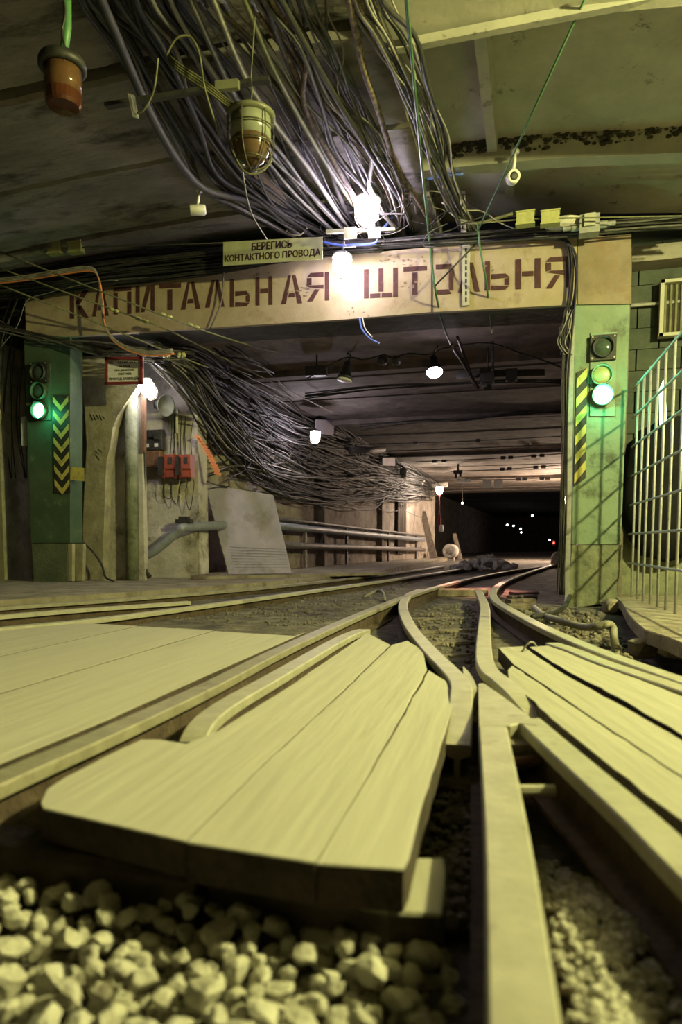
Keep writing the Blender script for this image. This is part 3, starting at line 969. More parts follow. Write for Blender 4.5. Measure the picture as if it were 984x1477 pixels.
tag(MB().prism([PZ(a, b, -0.075) for a, b in [(300, 1226), (560, 1238), (641, 1237), (643, 1262), (637, 1318), (560, 1316), (300, 1262)]], (0, 0, -0.1), 0, 1, bev=0.004).build('sleeper', [M_wood2, M_woode]), 'squared sleeper end showing under the middle planks beside the frog', 'sleeper')
sl_px((-60, 1195), (300, 1243), -0.07, 0.09, 0.12, 'dark sleeper under the front edge of the middle planks', M_woode)
sl_px((660, 1020), (850, 1062), -0.125, 0.16, 0.12, 'sleeper crossing beneath the frog nose')
sl_px((640, 1110), (860, 1150), -0.125, 0.16, 0.12, 'sleeper crossing between the splayed frog legs')
sl_px((585, 892), (690, 890), -0.115, 0.13, 0.1, 'worn timber between the wing rails, nearest the red glow')
sl_px((596, 910), (694, 906), -0.115, 0.10, 0.1, 'worn timber between the wing rails, second from the red glow')
sl_px((606, 927), (694, 924), -0.115, 0.08, 0.1, 'worn timber between the wing rails, third from the red glow')
sl_px((622, 945), (694, 943), -0.115, 0.06, 0.1, 'worn timber between the wing rails, closest to the frog')
sl_px((618, 849), (703, 849), -0.03, 0.10, 0.08, 'pale tie timber lit reddish between the converging rails', M_walk)
for k, (yy, xx) in enumerate(((854, 738), (859, 735), (864.5, 733), (871, 731))):
    sl_px((xx, yy), (xx + 36, yy - 1.5), -0.07, 0.09, 0.06, ['farthest', 'second', 'third', 'nearest'][k] + ' of four short slats beside the curving rail', M_tie)
sl_px((120, 897), (300, 884), -0.07, 0.10, 0.08, 'timber packing along the far track rail', M_walk)

# --- plank decks


def plank(parent, pxs, z, th, material, wob=0.0):
    P = [PZ(a, b, z) for a, b in pxs]
    Q = []
    for i in range(len(P)):
        a, b = P[i], P[(i + 1) % len(P)]
        n = max(1, int((b - a).length / 0.06)) if wob else 1
        for k in range(n):
            p = a.lerp(b, k / n)
            e = wob if k else 0
            Q.append(p + Vector((e * N3(p.x * 17, p.y * 17, 3), e * N3(p.x * 17, p.y * 17, 9), 0)))
    return MB().prism(Q, (0, 0, -th), 0, 1, bev=0.002).build('plank', [material, M_woode], parent)  # sides much darker than the top: shade put into the colour


md = thing('plank_deck', 'three long pale planks between check rail and frog, front edge painted in shade', 'deck', PZ(350, 1200, -0.06))
plank(md, [(62, 1166), (267, 1213.5), (380, 1101), (490, 1000), (563, 930), (530, 913), (497, 936), (405, 998), (312, 1056), (268, 1073), (228, 1067), (203, 1067), (150, 1092), (92, 1122), (68, 1138), (58, 1158)], -0.012, 0.055, M_wood, 0.003)
plank(md, [(269, 1214.5), (454, 1244.5), (512, 1149), (570, 1048), (616, 966), (610, 938), (588, 924), (566, 930), (493, 1000), (383, 1101)], -0.009, 0.06, M_wood, 0.004)
plank(md, [(457, 1245.5), (582, 1254), (590, 1238), (612, 1150), (632, 1090), (641, 1060), (650, 1030), (652, 1000), (645, 983), (619, 967), (573, 1048), (515, 1149)], -0.012, 0.06, M_wood, 0.006)

rd = thing('plank_deck', 'weathered planks beyond the frog with a splintered dark gap between boards', 'deck', PZ(900, 1020, -0.06))
plank(rd, [(733, 966), (739, 960), (845, 1031), (984, 1122), (1180, 1252), (1180, 1330), (984, 1183), (886, 1109), (830, 1064), (795, 1036), (772, 1012), (736, 985)], -0.006, 0.06, M_wood2, 0.008)
plank(rd, [(719, 934), (754, 932), (778, 949), (815, 973), (900, 1019), (984, 1068), (1200, 1190), (1190, 1255), (984, 1119), (846, 1029), (741, 958)], -0.012, 0.06, M_wood2, 0.004)
plank(rd, [(764, 933), (806, 930), (858, 954), (984, 1004), (1200, 1092), (1200, 1178), (984, 1060), (905, 1013), (822, 970), (785, 947)], -0.012, 0.06, M_wood2, 0.008)

ld = thing('plank_deck', 'broad dusty plank deck outside the long running rail', 'deck', PZ(150, 980, -0.06))
reg = [PZ(a, b, -0.012) for a, b in [(-420, 925), (-100, 914), (60, 900), (128, 899), (240, 905), (330, 911), (425, 917), (440, 912), (300, 973), (150, 1040), (0, 1101), (-260, 1212), (-420, 1290)]]
A0, A1 = PZ(0, 1101, 0), PZ(425, 917, 0)
dv = (A1 - A0).normalized()
nv = Vector((-dv.y, dv.x, 0))
d0 = A0.x * nv.x + A0.y * nv.y
cuts = [-0.4, 0.24, 0.49, 0.73, 0.98, 1.22, 1.47, 1.72, 2.0, 2.3]
for a, b in zip(cuts, cuts[1:]):
    pg = clip_poly(reg, nv, d0 + b - 0.003)
    pg = clip_poly(pg, -nv, -(d0 + a + 0.003))
    if len(pg) > 2:
        dz = random.uniform(-0.002, 0.002)
        MB().prism([p + Vector((0, 0, dz)) for p in pg], (0, 0, -0.05), 0, 1, bev=0.0012).build('plank', [M_wood, M_woode], ld)

# ================================================================== BALLAST
rnd = random.Random(21)
variants = []
for k in range(9):
    V, F = ico(1.0, 2)
    W = []
    planes = [(Vector((rnd.gauss(0, 1), rnd.gauss(0, 1), rnd.gauss(0, 1))).normalized(), rnd.uniform(.5, .8)) for _ in range(9)]
    for v in V:
        n = v.normalized()
        s = 1.0 + 0.25 * N3(n.x * 1.3 + k * 7, n.y * 1.3, n.z * 1.3)
        w = n * s
        for q, dq in planes:
            e = w.dot(q) - dq
            if e > 0:
                w -= q * e
        W.append(Vector((w.x * 1.15, w.y * 0.95, w.z * 0.8)))
    me = bpy.data.meshes.new('ballast_stone')
    me.from_pydata([tuple(w) for w in W], [], F)
    me.materials.append(M_stone)
    me.update()
    variants.append(me)
regS = [PZ(a, b, -0.12) for a, b in [(-60, 1222), (60, 1238), (180, 1262), (330, 1318), (450, 1335), (608, 1348), (612, 1400), (590, 1540), (-120, 1600)]]
xs = [p.x for p in regS]; ysx = [p.y for p in regS]
pts = []
tries = 0
while tries < 9000 and len(pts) < 296:
    tries += 1
    p = Vector((rnd.uniform(min(xs), max(xs)), rnd.uniform(min(ysx), max(ysx)), 0))
    if not inside(p, regS):
        continue
    r = rnd.choice((0.015, 0.018, 0.021, 0.025, 0.029))
    if all((p.xy - q.xy).length > (r + s) * 0.70 for q, s in pts):
        pts.append((p, r))
for i, (p, r) in enumerate(pts):
    o = bpy.data.objects.new('ballast_stone', variants[i % 9])
    COL.objects.link(o)
    o.location = (p.x, p.y, -0.140 + rnd.uniform(-0.006, 0.030))
    o.scale = (r, r, r)
    o.rotation_euler = (rnd.uniform(-.6, .6), rnd.uniform(-.6, .6), rnd.uniform(0, 6.28))
    tag(o, 'pale crushed stone in the ballast before the dark plank edge', 'stone', 'ballast stones in front of the middle planks')


def gravel(name, label, region, z, n, r0, r1, seed, material=None):
    rr = random.Random(seed)
    xs = [p.x for p in region]; ys_ = [p.y for p in region]
    m = MB()
    V0, F0 = ico(1.0, 1)
    got = 0
    for _ in range(n * 8):
        if got >= n:
            break
        p = Vector((rr.uniform(min(xs), max(xs)), rr.uniform(min(ys_), max(ys_)), 0))
        if not inside(p, region):
            continue
        got += 1
        r = rr.uniform(r0, r1)
        zz_ = z(p.x, p.y) if callable(z) else z
        sx, sy, sz = rr.uniform(.7, 1.3), rr.uniform(.7, 1.3), rr.uniform(.6, 1.0)
        R = Matrix.Rotation(rr.uniform(0, 6.3), 3, Vector((rr.random(), rr.random(), rr.random() + .01)).normalized())
        sd = rr.random() * 50
        m.add([Vector((p.x, p.y, zz_ + r * 0.3)) + R @ Vector((v.x * sx, v.y * sy, v.z * sz)) * r * (1 + 0.3 * N3(v.x * 2 + sd, v.y * 2, v.z * 2)) for v in V0], F0)
    return tag(m.build(name, material or M_stone), label, 'gravel', kind='stuff')


gravel('gravel', 'fine gravel under and between the big ballast stones', [PZ(a, b, -0.15) for a, b in [(-200, 1215), (60, 1232), (330, 1300), (640, 1330), (690, 1640), (-300, 1640)]], lambda x, y: gz(x, y), 900, 0.008, 0.016, 31)
gravel('gravel', 'fine gravel lying between the splayed frog legs', [PZ(a, b, -0.2) for a, b in [(765, 1262), (800, 1262), (900, 1330), (1010, 1480), (1080, 1650), (830, 1650)]], lambda x, y: gz(x, y), 900, 0.006, 0.012, 32)
gravel('gravel', 'rubble scattered on the dirt beside the striped pillar', [PZ(a, b, -0.1) for a, b in [(730, 873), (830, 878), (900, 885), (960, 935), (984, 965), (880, 930), (800, 903)]], lambda x, y: gz(x, y), 600, 0.006, 0.028, 33, M_crumb)
gravel('gravel', 'crumbs of stone on the dirt between the wing rails', [PZ(a, b, -0.08) for a, b in [(590, 870), (695, 865), (694, 975), (640, 950)]], lambda x, y: gz(x, y), 500, 0.004, 0.016, 34, M_crumb)
gravel('gravel', 'crumbs of stone on the dirt beside the far track', [PZ(a, b, -0.08) for a, b in [(200, 893), (480, 852), (600, 838), (560, 862), (440, 910)]], lambda x, y: gz(x, y), 900, 0.003, 0.014, 35, M_crumb)
gravel('gravel', 'loose stones in the dark gap between middle planks and frog', [PZ(a, b, -0.1) for a, b in [(668, 1010), (690, 1050), (695, 1300), (640, 1300), (600, 1250), (655, 1060)]], lambda x, y: gz(x, y) + 0.02, 300, 0.008, 0.02, 36, M_crumb)

# ================================================================== FENCE, PLATFORM AND WHAT STANDS BEHIND
ZPF = -0.035
fA, fB = PZ(911, 861, ZPF), PZ(982, 888.5, ZPF)
fD = (fA - fB) / (fA.y - fB.y)
FX0, FY0, FX1, FY1 = fA.x + fD.x * (6.86 - fA.y), 6.86, fA.x + fD.x * (3.6 - fA.y), 3.6
fn = thing('bar_fence', 'pale steel bar fence beside the pale green pillar', 'fence', (0.76, 5.0, -0.05))


def fp(y):
    return FX0 + (FX1 - FX0) * (FY0 - y) / (FY0 - FY1)


ZB, ZT = ZPF, PY(982, 459, fB.y).z
y = fA.y
k = 0
while y > 3.6:
    x = fp(y)
    MB().tube([(x, y, ZB), (x + 0.004 * N3(k, 1), y, 0.9), (x, y, ZT + 0.012 * N3(k * 1.7, 3))], 0.0105, 8).build('bar', M_bars, fn, True)
    y -= 0.262 + 0.05 * N3(k * 3.3, 7)
    k += 1
for k in range(7):
    z = 0.27 + k * (ZT - 0.30) / 6
    MB().tube([(fp(6.84) - 0.016, 6.84, z), (fp(4.8) - 0.016, 4.8, z - 0.008), (fp(3.6) - 0.016, 3.6, z)], 0.0095, 8).build('cross_bar', M_bars, fn, True)
for y in (3.62,):
    MB().tube([(fp(y), y, ZPF), (fp(y), y, ZT)], 0.02, 8).build('post', M_bars, fn, True)
# platform slab under the fence, broken edge
pe = [(889, 862), (897, 868), (906, 885), (918, 898), (930, 908), (962, 918), (984, 927), (1150, 985)]
P = [PZ(a, b, ZPF) for a, b in pe]
poly = P + [Vector((4.7, 2.4, ZPF)), Vector((4.7, 7.2, ZPF)), Vector((0.78, 7.2, ZPF))]
tag(MB().prism(poly, (0, 0, -0.075), bev=0.006).build('floor_platform', M_walk), kind='structure')


def lump(name, label, c, size, material, seed, cat, rz=0.0, cut=True):
    V, F = ico(1.0, 2)
    m = MB()
    R = Matrix.Rotation(rz, 3, 'Z')
    W = []
    for v in V:
        w = v * (1 + 0.22 * N3(v.x * 1.7 + seed, v.y * 1.7, v.z * 1.7))
        if cut:
            w = Vector([max(-0.72, min(0.72, q)) for q in w])
        W.append(Vector(c) + R @ Vector((w.x * size[0], w.y * size[1], w.z * size[2])))
    m.add(W, F)
    return tag(m.build(name, material), label, cat)


p = PZ(928, 949, -0.2)
lump('stone_block', 'squared pale stone block below the broken platform edge', (p.x, p.y, p.z + 0.055), (0.10, 0.08, 0.075), M_walk, 3, 'stone', 0.5)
p = PZ(975, 942, -0.14)
lump('stone_block', 'rough stone block wedged under the platform at the picture edge', (p.x + 0.02, p.y, p.z + 0.04), (0.13, 0.11, 0.09), M_walk, 8, 'stone', 0.2)
p = PZ(880, 883, -0.15)
lump('stone_block', 'small stone block at the foot of the pale green pillar', (p.x, p.y, p.z + 0.05), (0.09, 0.10, 0.09), M_walk, 12, 'stone', 0.3)
# hose on the dirt
hp = [PZ(770, 876, -0.04), PZ(785, 888, -0.03), PZ(812, 896, -0.02), PZ(840, 904, -0.03), PZ(862, 904, -0.01), PZ(876, 900, 0.0), PZ(884, 905, -0.02), PZ(886, 920, -0.07), PZ(889, 938, -0.13), PZ(892, 952, -0.17)]
tag(MB().tube(smooth_path(hp, 6), 0.021, 10).build('hose', M_hose, smooth=True), 'thick grey hose snaking over the rubble by the curving rail', 'hose')
tag(MB().tube(smooth_path([PZ(768, 890, -0.02), PZ(800, 884, -0.02), PZ(815, 874, 0.0), PZ(822, 860, 0.04)], 6), 0.017, 8).build('hose', M_cabd, smooth=True), 'dark hose curling round the foot of the striped pillar', 'hose')
tag(MB().tube(smooth_path([PZ(753, 940, -0.01), PZ(760, 930, 0.02), PZ(768, 926, 0.03), PZ(774, 932, 0.0)], 6), 0.004, 6).build('wire_scrap', M_cabl, smooth=True), 'loose pale wire loop sticking up by the outer planks', 'wire')
tag(MB().tube(smooth_path([PZ(525, 862, -0.06), PZ(545, 852, 0.0), PZ(553, 856, -0.01), PZ(555, 866, -0.06)], 6), 0.015, 8).build('hose_stub', M_hose, smooth=True), 'short bent hose end poking out of the dirt by the long rail', 'hose')

# louvred box on the block wall
lx = PY(965, 447, 7.36)
lb = thing('louvre_box', 'cream ventilation box with vertical slats on the block wall', 'vent', (lx.x + 0.12, 7.3, lx.z - 0.28))
a, b = PY(952, 406, 7.3), PY(952, 487, 7.3)
x0, x1, z0, z1 = a.x, a.x + 0.62, b.z, a.z
MB().box(((x0 + x1) / 2, 7.36, (z0 + z1) / 2), (x1 - x0, 0.06, z1 - z0)).build('back', M_woode, lb)
for xx in (x0 + 0.02, (x0 + x1) / 2, x1 - 0.02):
    MB().box((xx, 7.30, (z0 + z1) / 2), (0.035, 0.09, z1 - z0)).build('frame_post', M_louv, lb)
for z in (z0 + 0.015, z1 - 0.015):
    MB().box(((x0 + x1) / 2, 7.30, z), (x1 - x0, 0.09, 0.03)).build('frame_rail', M_louv, lb)
for k in range(12):
    xx = x0 + 0.055 + k * 0.047
    MB().box((xx, 7.325, (z0 + z1) / 2), (0.022, 0.02, z1 - z0 - 0.05), M=Matrix.Rotation(0.5, 3, 'Z')).build('slat', M_olive, lb)
# dark draped heap and a glossy plate behind the bars, its reflection painted as glow
V, F = ico(1.0, 3)
c = PY(957, 700, 7.0)
m = MB()
W = []
for v in V:
    w = Vector((v.x, v.y, v.z))
    if w.z > 0:
        w.z = w.z ** 0.7 if w.z > 0 else w.z
    s = 1 + 0.10 * N3(v.x * 2.1, v.y * 2.1, v.z * 2.1) + 0.05 * math.sin(9 * math.atan2(v.y, v.x) + 3 * v.z)
    W.append(Vector((c.x + 0.05 + w.x * 0.42 * s, 6.93 + w.y * 0.17 * s, 0.93 + w.z * 0.66 * s)))
m.add(W, F)
th = tag(m.build('covered_machine', M_tarp, smooth=True), 'black tarpaulin heap on the ledge behind the bar fence', 'tarpaulin')
c1 = PY(960, 568, 6.74)
tag(MB().prism(front([(951, 562), (957, 548), (960, 552), (962, 606), (952, 615)], 6.80), (0, 0.015, 0)).build('glint_or_tube', M_glint), 'narrow plate behind the bar fence, its reflection painted as a glow', 'lamp')  # glow painted in for light caught by the plate

# assumed flood lamp fixture of the hall (outside the picture)
fl = thing('assumed_flood_lamp', 'assumed round flood lamp on a wall bracket outside the fence', 'lamp', ASSUMED_HALL_LAMP + Vector((0.3, 0, 0)))
MB().lathe([(0.05, 0.42), (0.08, 0.34), (0.18, 0.16), (0.20, 0.10), (0.19, 0.10), (0.16, 0.16), (0.07, 0.30), (0, 0.31)], ASSUMED_HALL_LAMP, (1, -0.3, 0.1), 20).build('shade', M_olive, fl, True)
MB().tube([ASSUMED_HALL_LAMP + Vector((0.38, -0.12, 0.04)), ASSUMED_HALL_LAMP + Vector((0.8, -0.12, 0.1)), ASSUMED_HALL_LAMP + Vector((1.6, -0.12, 0.1))], 0.02, 8).build('bracket', M_blk, fl)

# ================================================================== CABLES
RC = random.Random(99)


def PC(px, py, drop):
    p = PZ(px, py, 3.45 - drop)
    return PZ(px, py, zc(p.x) - drop)


def back(P):
    """carry a ceiling cable on behind the camera to the hall's back wall"""
    p = P[0]
    q = p + (P[0] - P[1]).normalized() * 0.3
    return [Vector((p.x - 0.1, -4.4, 3.3)), Vector((q.x, min(q.y, p.y - 0.5), p.z + 0.02))] + P


def cable(P, r, material, label, group=None, name='cable', seg=5, n=6, cat='cable'):
    o = MB().tube(smooth_path(P, seg), r, n).build(name, material, smooth=True)
    return tag(o, label, cat, group)


MORE = {}


def more_cable(label, P, r, material):
    d = MORE.setdefault(label, [MB(), []])
    if material not in d[1]:
        d[1].append(material)
    d[0].tube(smooth_path(P, 5), r, 5, mi=d[1].index(material))


def lerp2(a, b, t):
    return (a[0] + (b[0] - a[0]) * t, a[1] + (b[1] - a[1]) * t)


def bundle(lower, upper, count, conv, label, group, mats_w, rad, jit=6, drops=(0.04, 0.3), sagp=0.0, rest=0, rest_label=None):
    rm = {}
    for k in range(count + rest):
        s0 = RC.random()
        s1 = s0 + RC.uniform(-0.6, 0.6)
        s1 = max(-0.05, min(1.05, s1))
        dr0, dr1 = RC.uniform(*drops), RC.uniform(*drops)
        P = []
        n = len(lower)
        for i in range(n):
            u = i / (n - 1)
            q = lerp2(lower[i], upper[i], s0 + (s1 - s0) * u)
            jj = jit if 0 < i < n - 1 else jit * 0.5
            P.append(conv(q[0] + RC.gauss(0, jj), q[1] + RC.gauss(0, jj * 0.6), dr0 + (dr1 - dr0) * u + RC.uniform(-0.02, 0.02) + sagp * math.sin(math.pi * u) * RC.random()))
        if conv is PC:
            P = back(P)
        mt = RC.choices([a for a, _ in mats_w], [b for _, b in mats_w])[0]
        if k < count:
            cable(P, RC.choice(rad), mt, label, group)
        else:
            more_cable(rest_label, P, RC.choice(rad), mt)


bundle([(60, -230), (105, -15), (165, 75), (232, 190), (290, 270), (345, 300), (425, 342)], [(205, -230), (250, -15), (300, 70), (350, 150), (400, 220), (450, 285), (500, 338)], 34, PC,
       'cable in the dark thick bundle beside the caged lamps', 'cables of the dark ceiling bundle', [(M_cabd, 6), (M_cabg, 3), (M_cabl, 0.6)], (0.008, 0.011, 0.014, 0.019), 7, (0.03, 0.26))
bundle([(190, -230), (235, -15), (320, 80), (370, 160), (420, 240), (470, 310), (500, 345)], [(450, -230), (475, -15), (490, 70), (520, 140), (550, 200), (575, 262), (590, 335)], 34, PC,
       'cable running over the ceiling rib towards the lit portal lamp', 'cables of the middle ceiling bundle', [(M_cabd, 2), (M_cabg, 5), (M_cabl, 2), (M_cabr, 1)], (0.006, 0.008, 0.011, 0.015, 0.019), 8, (0.03, 0.22))
bundle([(475, -230), (500, -15), (535, 60), (580, 140), (612, 200), (630, 260), (665, 332)], [(540, -230), (562, -15), (592, 60), (622, 130), (642, 200), (650, 262), (690, 338)], 20, PC,
       'cable in the slack bundle hanging down to the green wires', 'cables of the slack ceiling bundle', [(M_cabd, 2), (M_cabg, 4), (M_cabl, 3), (M_cabr, 1)], (0.006, 0.008, 0.011, 0.016), 6, (0.05, 0.25))
# spotted thick cables drawn singly
cable(back([PC(500, -20, .2), PC(512, 40, .2), PC(528, 110, .2), PC(546, 160, .18), PC(572, 240, .12), PC(604, 290, .1), PC(622, 325, .1)]), 0.022, M_cabr, 'thick flaking pale cable in the middle of the ceiling bundles')
cable(back([PC(108, -80, .3), PC(150, 10, .3), PC(215, 160, .3), PC(262, 240, .3), PC(300, 275, .28), PC(352, 287, .2), PC(425, 310, .15)]), 0.03, M_cabd, 'thickest black cable bending along the ceiling slabs')
cable([PC(640, 268, .12), PC(645, 300, .12), PY(668, 318, 6.4), PY(690, 322, 6.4), PY(740, 308, 6.4)], 0.014, M_wirey, 'olive cable curving up to the yellow insulators')
for k, (a, lab) in enumerate((((300, -20, 365, 130, 450, 250, 505, 335), 'thick pale cable sweeping past the caged lamp'), ((345, -20, 400, 110, 470, 235, 528, 320), 'thick olive cable beside the pale sweeping one'), ((395, -20, 452, 85, 520, 200, 585, 300), 'thick black cable crossing the ceiling rib edge'), ((265, -20, 340, 140, 400, 230, 470, 320), 'thick grey cable hugging the caged lamp bundle'))):
    cable(back([PC(a[0], a[1], .22), PC(a[2], a[3], .24), PC(a[4], a[5], .2), PC(a[6], a[7], .12)]), 0.02, (M_cabl, M_wirey, M_cabd, M_cabg)[k], lab)
# tangle round the portal lamp
for k in range(50):
    x, y = RC.uniform(430, 660), RC.uniform(262, 350)
    P = []
    a = RC.uniform(0, 6.28)
    dep = RC.uniform(6.25, 6.6)
    for i in range(5):
        P.append(PY(x, min(y, 356), dep + RC.uniform(-.05, .05)))
        a += RC.gauss(0, 0.8)
        st = RC.uniform(16, 40)
        x += math.cos(a) * st
        y += math.sin(a) * st * 0.55
    if k > 16:
        more_cable('fine wires matted round the lit portal lamps', P, RC.choice((0.003, 0.004, 0.006)), RC.choice((M_cabg, M_cabl, M_cabd)))
        continue
    cable(P, RC.choice((0.004, 0.005, 0.007)), RC.choice((M_cabg, M_cabl, M_cabg, M_cabd, M_white)), 'thin wire in the tangle round the lit portal lamps', 'wires tangled round the portal lamps')
# black cables lying along the lintel top
for k in range(44):
    o = RC.uniform(-1, 1)
    dep = RC.uniform(6.48, 6.64)
    P = [PY(x + RC.gauss(0, 6), y + 5 + o * w + RC.gauss(0, 2.5), dep) for x, y, w in ((-40, 402, 22), (60, 398, 20), (160, 386, 22), (260, 375, 22), (350, 364, 20), (450, 351, 14), (540, 350, 8))]
    if k > 21:
        more_cable('black cables heaped behind the others on the lintel', P, RC.choice((0.006, 0.009, 0.012)), M_cabd)
        continue
    cable(P, RC.choice((0.006, 0.009, 0.012)), RC.choice((M_cabd, M_cabd, M_cabg)), 'black cable in the mass lying on the lintel behind the warning sign', 'black cables on the lintel')
for k in range(16):
    o = RC.uniform(-1, 1)
    dep = RC.uniform(6.45, 6.62)
    P = [PY(x + RC.gauss(0, 4), y + o * w + RC.gauss(0, 1.5), dep) for x, y, w in ((500, 356, 5), (600, 349, 6), (690, 341, 8), (760, 336, 8), (840, 330, 10), (920, 324, 9), (1010, 318, 9))]
    cable(P, RC.choice((0.005, 0.007, 0.010)), RC.choice((M_cabd, M_cabd, M_cabg)), 'dark cable along the lintel top below the yellow insulators', 'dark cables on the lettered lintel end')
for k in range(13):
    o = RC.uniform(-1, 1)
    dep = YP - 0.05 - RC.uniform(0.0, 0.05)
    P = [PY(x + o * w + RC.gauss(0, 1.5), y + o * h, dep) for x, y, w, h in ((700, 345, 3, 4), (790, 342, 3, 5), (818, 350, 4, 6), (828, 375, 6, 0), (829, 420, 6, 0), (822, 470, 7, 0), (817, 540, 4, 0), (815, 640, 4, 0), (813, 760, 4, 0), (810, 858, 4, 0))]
    cable(P, RC.choice((0.006, 0.008)), RC.choice((M_cabd, M_cabd, M_cabg)), 'dark cable dropping from the lintel down the striped pillar', 'cables dropping down the striped pillar')
for k in range(9):
    x = 822 + RC.uniform(-8, 8)
    P = [PY(x, 452 + RC.uniform(-8, 8), YP - 0.08), PY(x - RC.uniform(2, 14), 472 + RC.uniform(-8, 8), YP - 0.12), PY(x - RC.uniform(4, 16), 490 + RC.uniform(-8, 10), YP - 0.1), PY(x - RC.uniform(-4, 8), 512, YP - 0.08)]
    cable(P, 0.004, RC.choice((M_cabd, M_cabl)), 'loose wire ends sprouting beside the lintel corner', 'loose wire ends at the lintel corner')
# tan bundle arching over the dark pillar
for k in range(4):
    o = (k - 1.5) * 2.2
    P = [PY(x + o * 0.4, y + o, 6.42) for x, y in ((-30, 408), (30, 402), (85, 393), (128, 388), (141, 398), (147, 430), (150, 465), (160, 486), (182, 502), (215, 510), (250, 507))]
    cable(P, 0.008, M_cabl if k < 3 else M_orange, 'tan cable arching over the dark green pillar end of the lintel', 'tan cables arching over the lintel')
for k in range(12):
    x = RC.uniform(-10, 45)
    P = [PY(x + 30, 405, 6.55), PY(x + 12, 440 + RC.uniform(-10, 10), 6.7), PY(x - 6, 500, 6.9), PY(x - 12 + RC.uniform(-8, 8), 600, 7.0), PY(x - 5, 690, 7.05)]
    cable(P, RC.choice((0.004, 0.006, 0.009)), RC.choice((M_cabd, M_cabd, M_cabg)), 'dark cable hanging in the gloom beside the dark green pillar', 'cables hanging beside the dark pillar')
for k in range(10):
    P = [PY(-20, 470 + RC.uniform(-20, 20), 6.5), PY(60, 487 + RC.uniform(-6, 8), 6.6), PY(130, 500 + RC.uniform(-10, 10), 6.6), PY(200, 514 + RC.uniform(-14, 10), 6.75), PY(280, 520 + RC.uniform(-14, 14), 7.2)]
    cable(P, RC.choice((0.005, 0.008)), RC.choice((M_cabd, M_cabd, M_cabg)), 'dark cable slung under the lintel above the red framed notice', 'cables slung above the red framed notice')


# cables on the tunnel wall
def PWc(px, py, off):
    if px < 300:
        return PY(px, py, 7.0 + max(0, (px - 225) / 75) * 0.95 - off * 0.3)
    return PW(px, py, off)


bundle([(205, 512), (262, 545), (340, 660), (400, 706), (470, 722), (540, 716), (590, 711), (622, 714)], [(240, 494), (292, 498), (355, 512), (430, 548), (500, 588), (550, 626), (592, 660), (628, 688)], 60, PWc,
       'black cable in the sagging mass on the tunnel wall', 'cables massed on the tunnel wall', [(M_cabd, 8), (M_cabg, 1.5), (M_cabl, 0.3)], (0.008, 0.011, 0.015, 0.019), 13, (0.06, 0.45), rest=110, rest_label='dense mass of further cables matted along the tunnel wall')
for k in range(110):
    x, y = RC.uniform(290, 560), RC.uniform(530, 690)
    if y < 500 + (x - 300) * 0.5:
        y = 500 + (x - 300) * 0.5 + RC.uniform(0, 90)
    off = RC.uniform(0.06, 0.35)
    a = RC.uniform(-0.6, 1.2)
    P = []
    for i in range(6):
        P.append(PW(x, y, off + RC.uniform(-.04, .06)))
        a += RC.gauss(0, 0.7)
        st = RC.uniform(14, 30)
        x += math.cos(a) * st
        y += math.sin(a) * st * 0.5 + 2
    if k > 17:
        more_cable('dense mass of further cables matted along the tunnel wall', P, RC.choice((0.006, 0.008, 0.011)), RC.choice((M_cabd, M_cabd, M_cabd, M_cabg)))
        continue
    cable(P, RC.choice((0.006, 0.008, 0.012)), RC.choice((M_cabd, M_cabd, M_cabg)), 'looping slack cable in front of the tunnel wall mass', 'slack loops on the tunnel wall')
for k in range(14):
    x0 = RC.uniform(225, 330)
    P = [PY(x0, 505 + RC.uniform(-15, 15), 7.6), PY(x0 + 40, 520 + RC.uniform(-10, 20), 7.9), PW(x0 + 120, 570 + RC.uniform(-20, 20), .6), PW(x0 + 190, 620 + RC.uniform(-20, 20), .5), PW(560 + RC.uniform(-20, 20), 655, .4)]
    cable(P, RC.choice((0.008, 0.013)), M_cabd, 'dark cable fanning from the lintel to the tunnel wall', 'cables fanning into the tunnel')


for lab, (mb, ms) in MORE.items():
    tag(mb.build('cable_mass', ms, smooth=True), lab, 'cables', kind='stuff')


# trolley and guy wires with fittings
def wire(label, P, r, material, ins=(), name='wire'):
    r0 = thing(name, label, 'wire', P[0])
    MB().tube(P if len(P) == 2 else smooth_path(P, 5), r, 6).build('strand', material, r0, True)
    for c, d, L, R in ins:
        d = Vector(d).normalized()
        MB().lathe([(R * .4, -L / 2), (R, -L / 2 + R * .4), (R, -L * .12), (R * .6, -L * .06), (R * .6, L * .06), (R, L * .12), (R, L / 2 - R * .4), (R * .4, L / 2)], c, d, 8).build('insulator', M_insul, r0, True)
    return r0


w1a, w1b = PC(846, -6, .05), PY(689, 334, 6.35)
wire('taut green wire slanting from the top edge to the lintel', [w1a, w1b], 0.008, M_wireg)
wire('green wire dropping down the lintel face from the wire clamp', [PY(689, 320, 6.35), PY(693, 360, 6.36), PY(702, 410, 6.5), PY(710, 480, 7.2)], 0.009, M_wireg)
wire('long green wire crossing the slack bundle to the lintel seam', [PC(583, -40, .55), PC(600, 150, .45), PY(618, 330, 6.4), PY(627, 412, 6.42), PY(640, 470, 7.0), PY(652, 500, 7.6)], 0.010, M_wireg)
wire('dark stay wire slanting across the stencilled lettering', [PY(690, 348, 6.4), PY(628, 412, 6.42)], 0.008, M_blk)
for c in (PY(628, 412, 6.4), PY(689, 352, 6.36)):
    pass
wl1, wl2 = PY(0, 363, 6.0), PY(300, 479, 6.5)
d1 = wl2 - wl1
wire('upper trolley wire crossing the stencilled lettering with insulators', [wl1, wl2, PY(420, 512, 8.5)], 0.008, M_wirey, [(wl1.lerp(wl2, .80), d1, .13, .022), (wl1.lerp(wl2, .93), d1, .13, .022)])
w2 = [PY(0, 387, 6.0), PY(120, 431, 6.2), PY(232, 472, 6.5), PY(300, 505, 7.0), PY(480, 595, 11)]
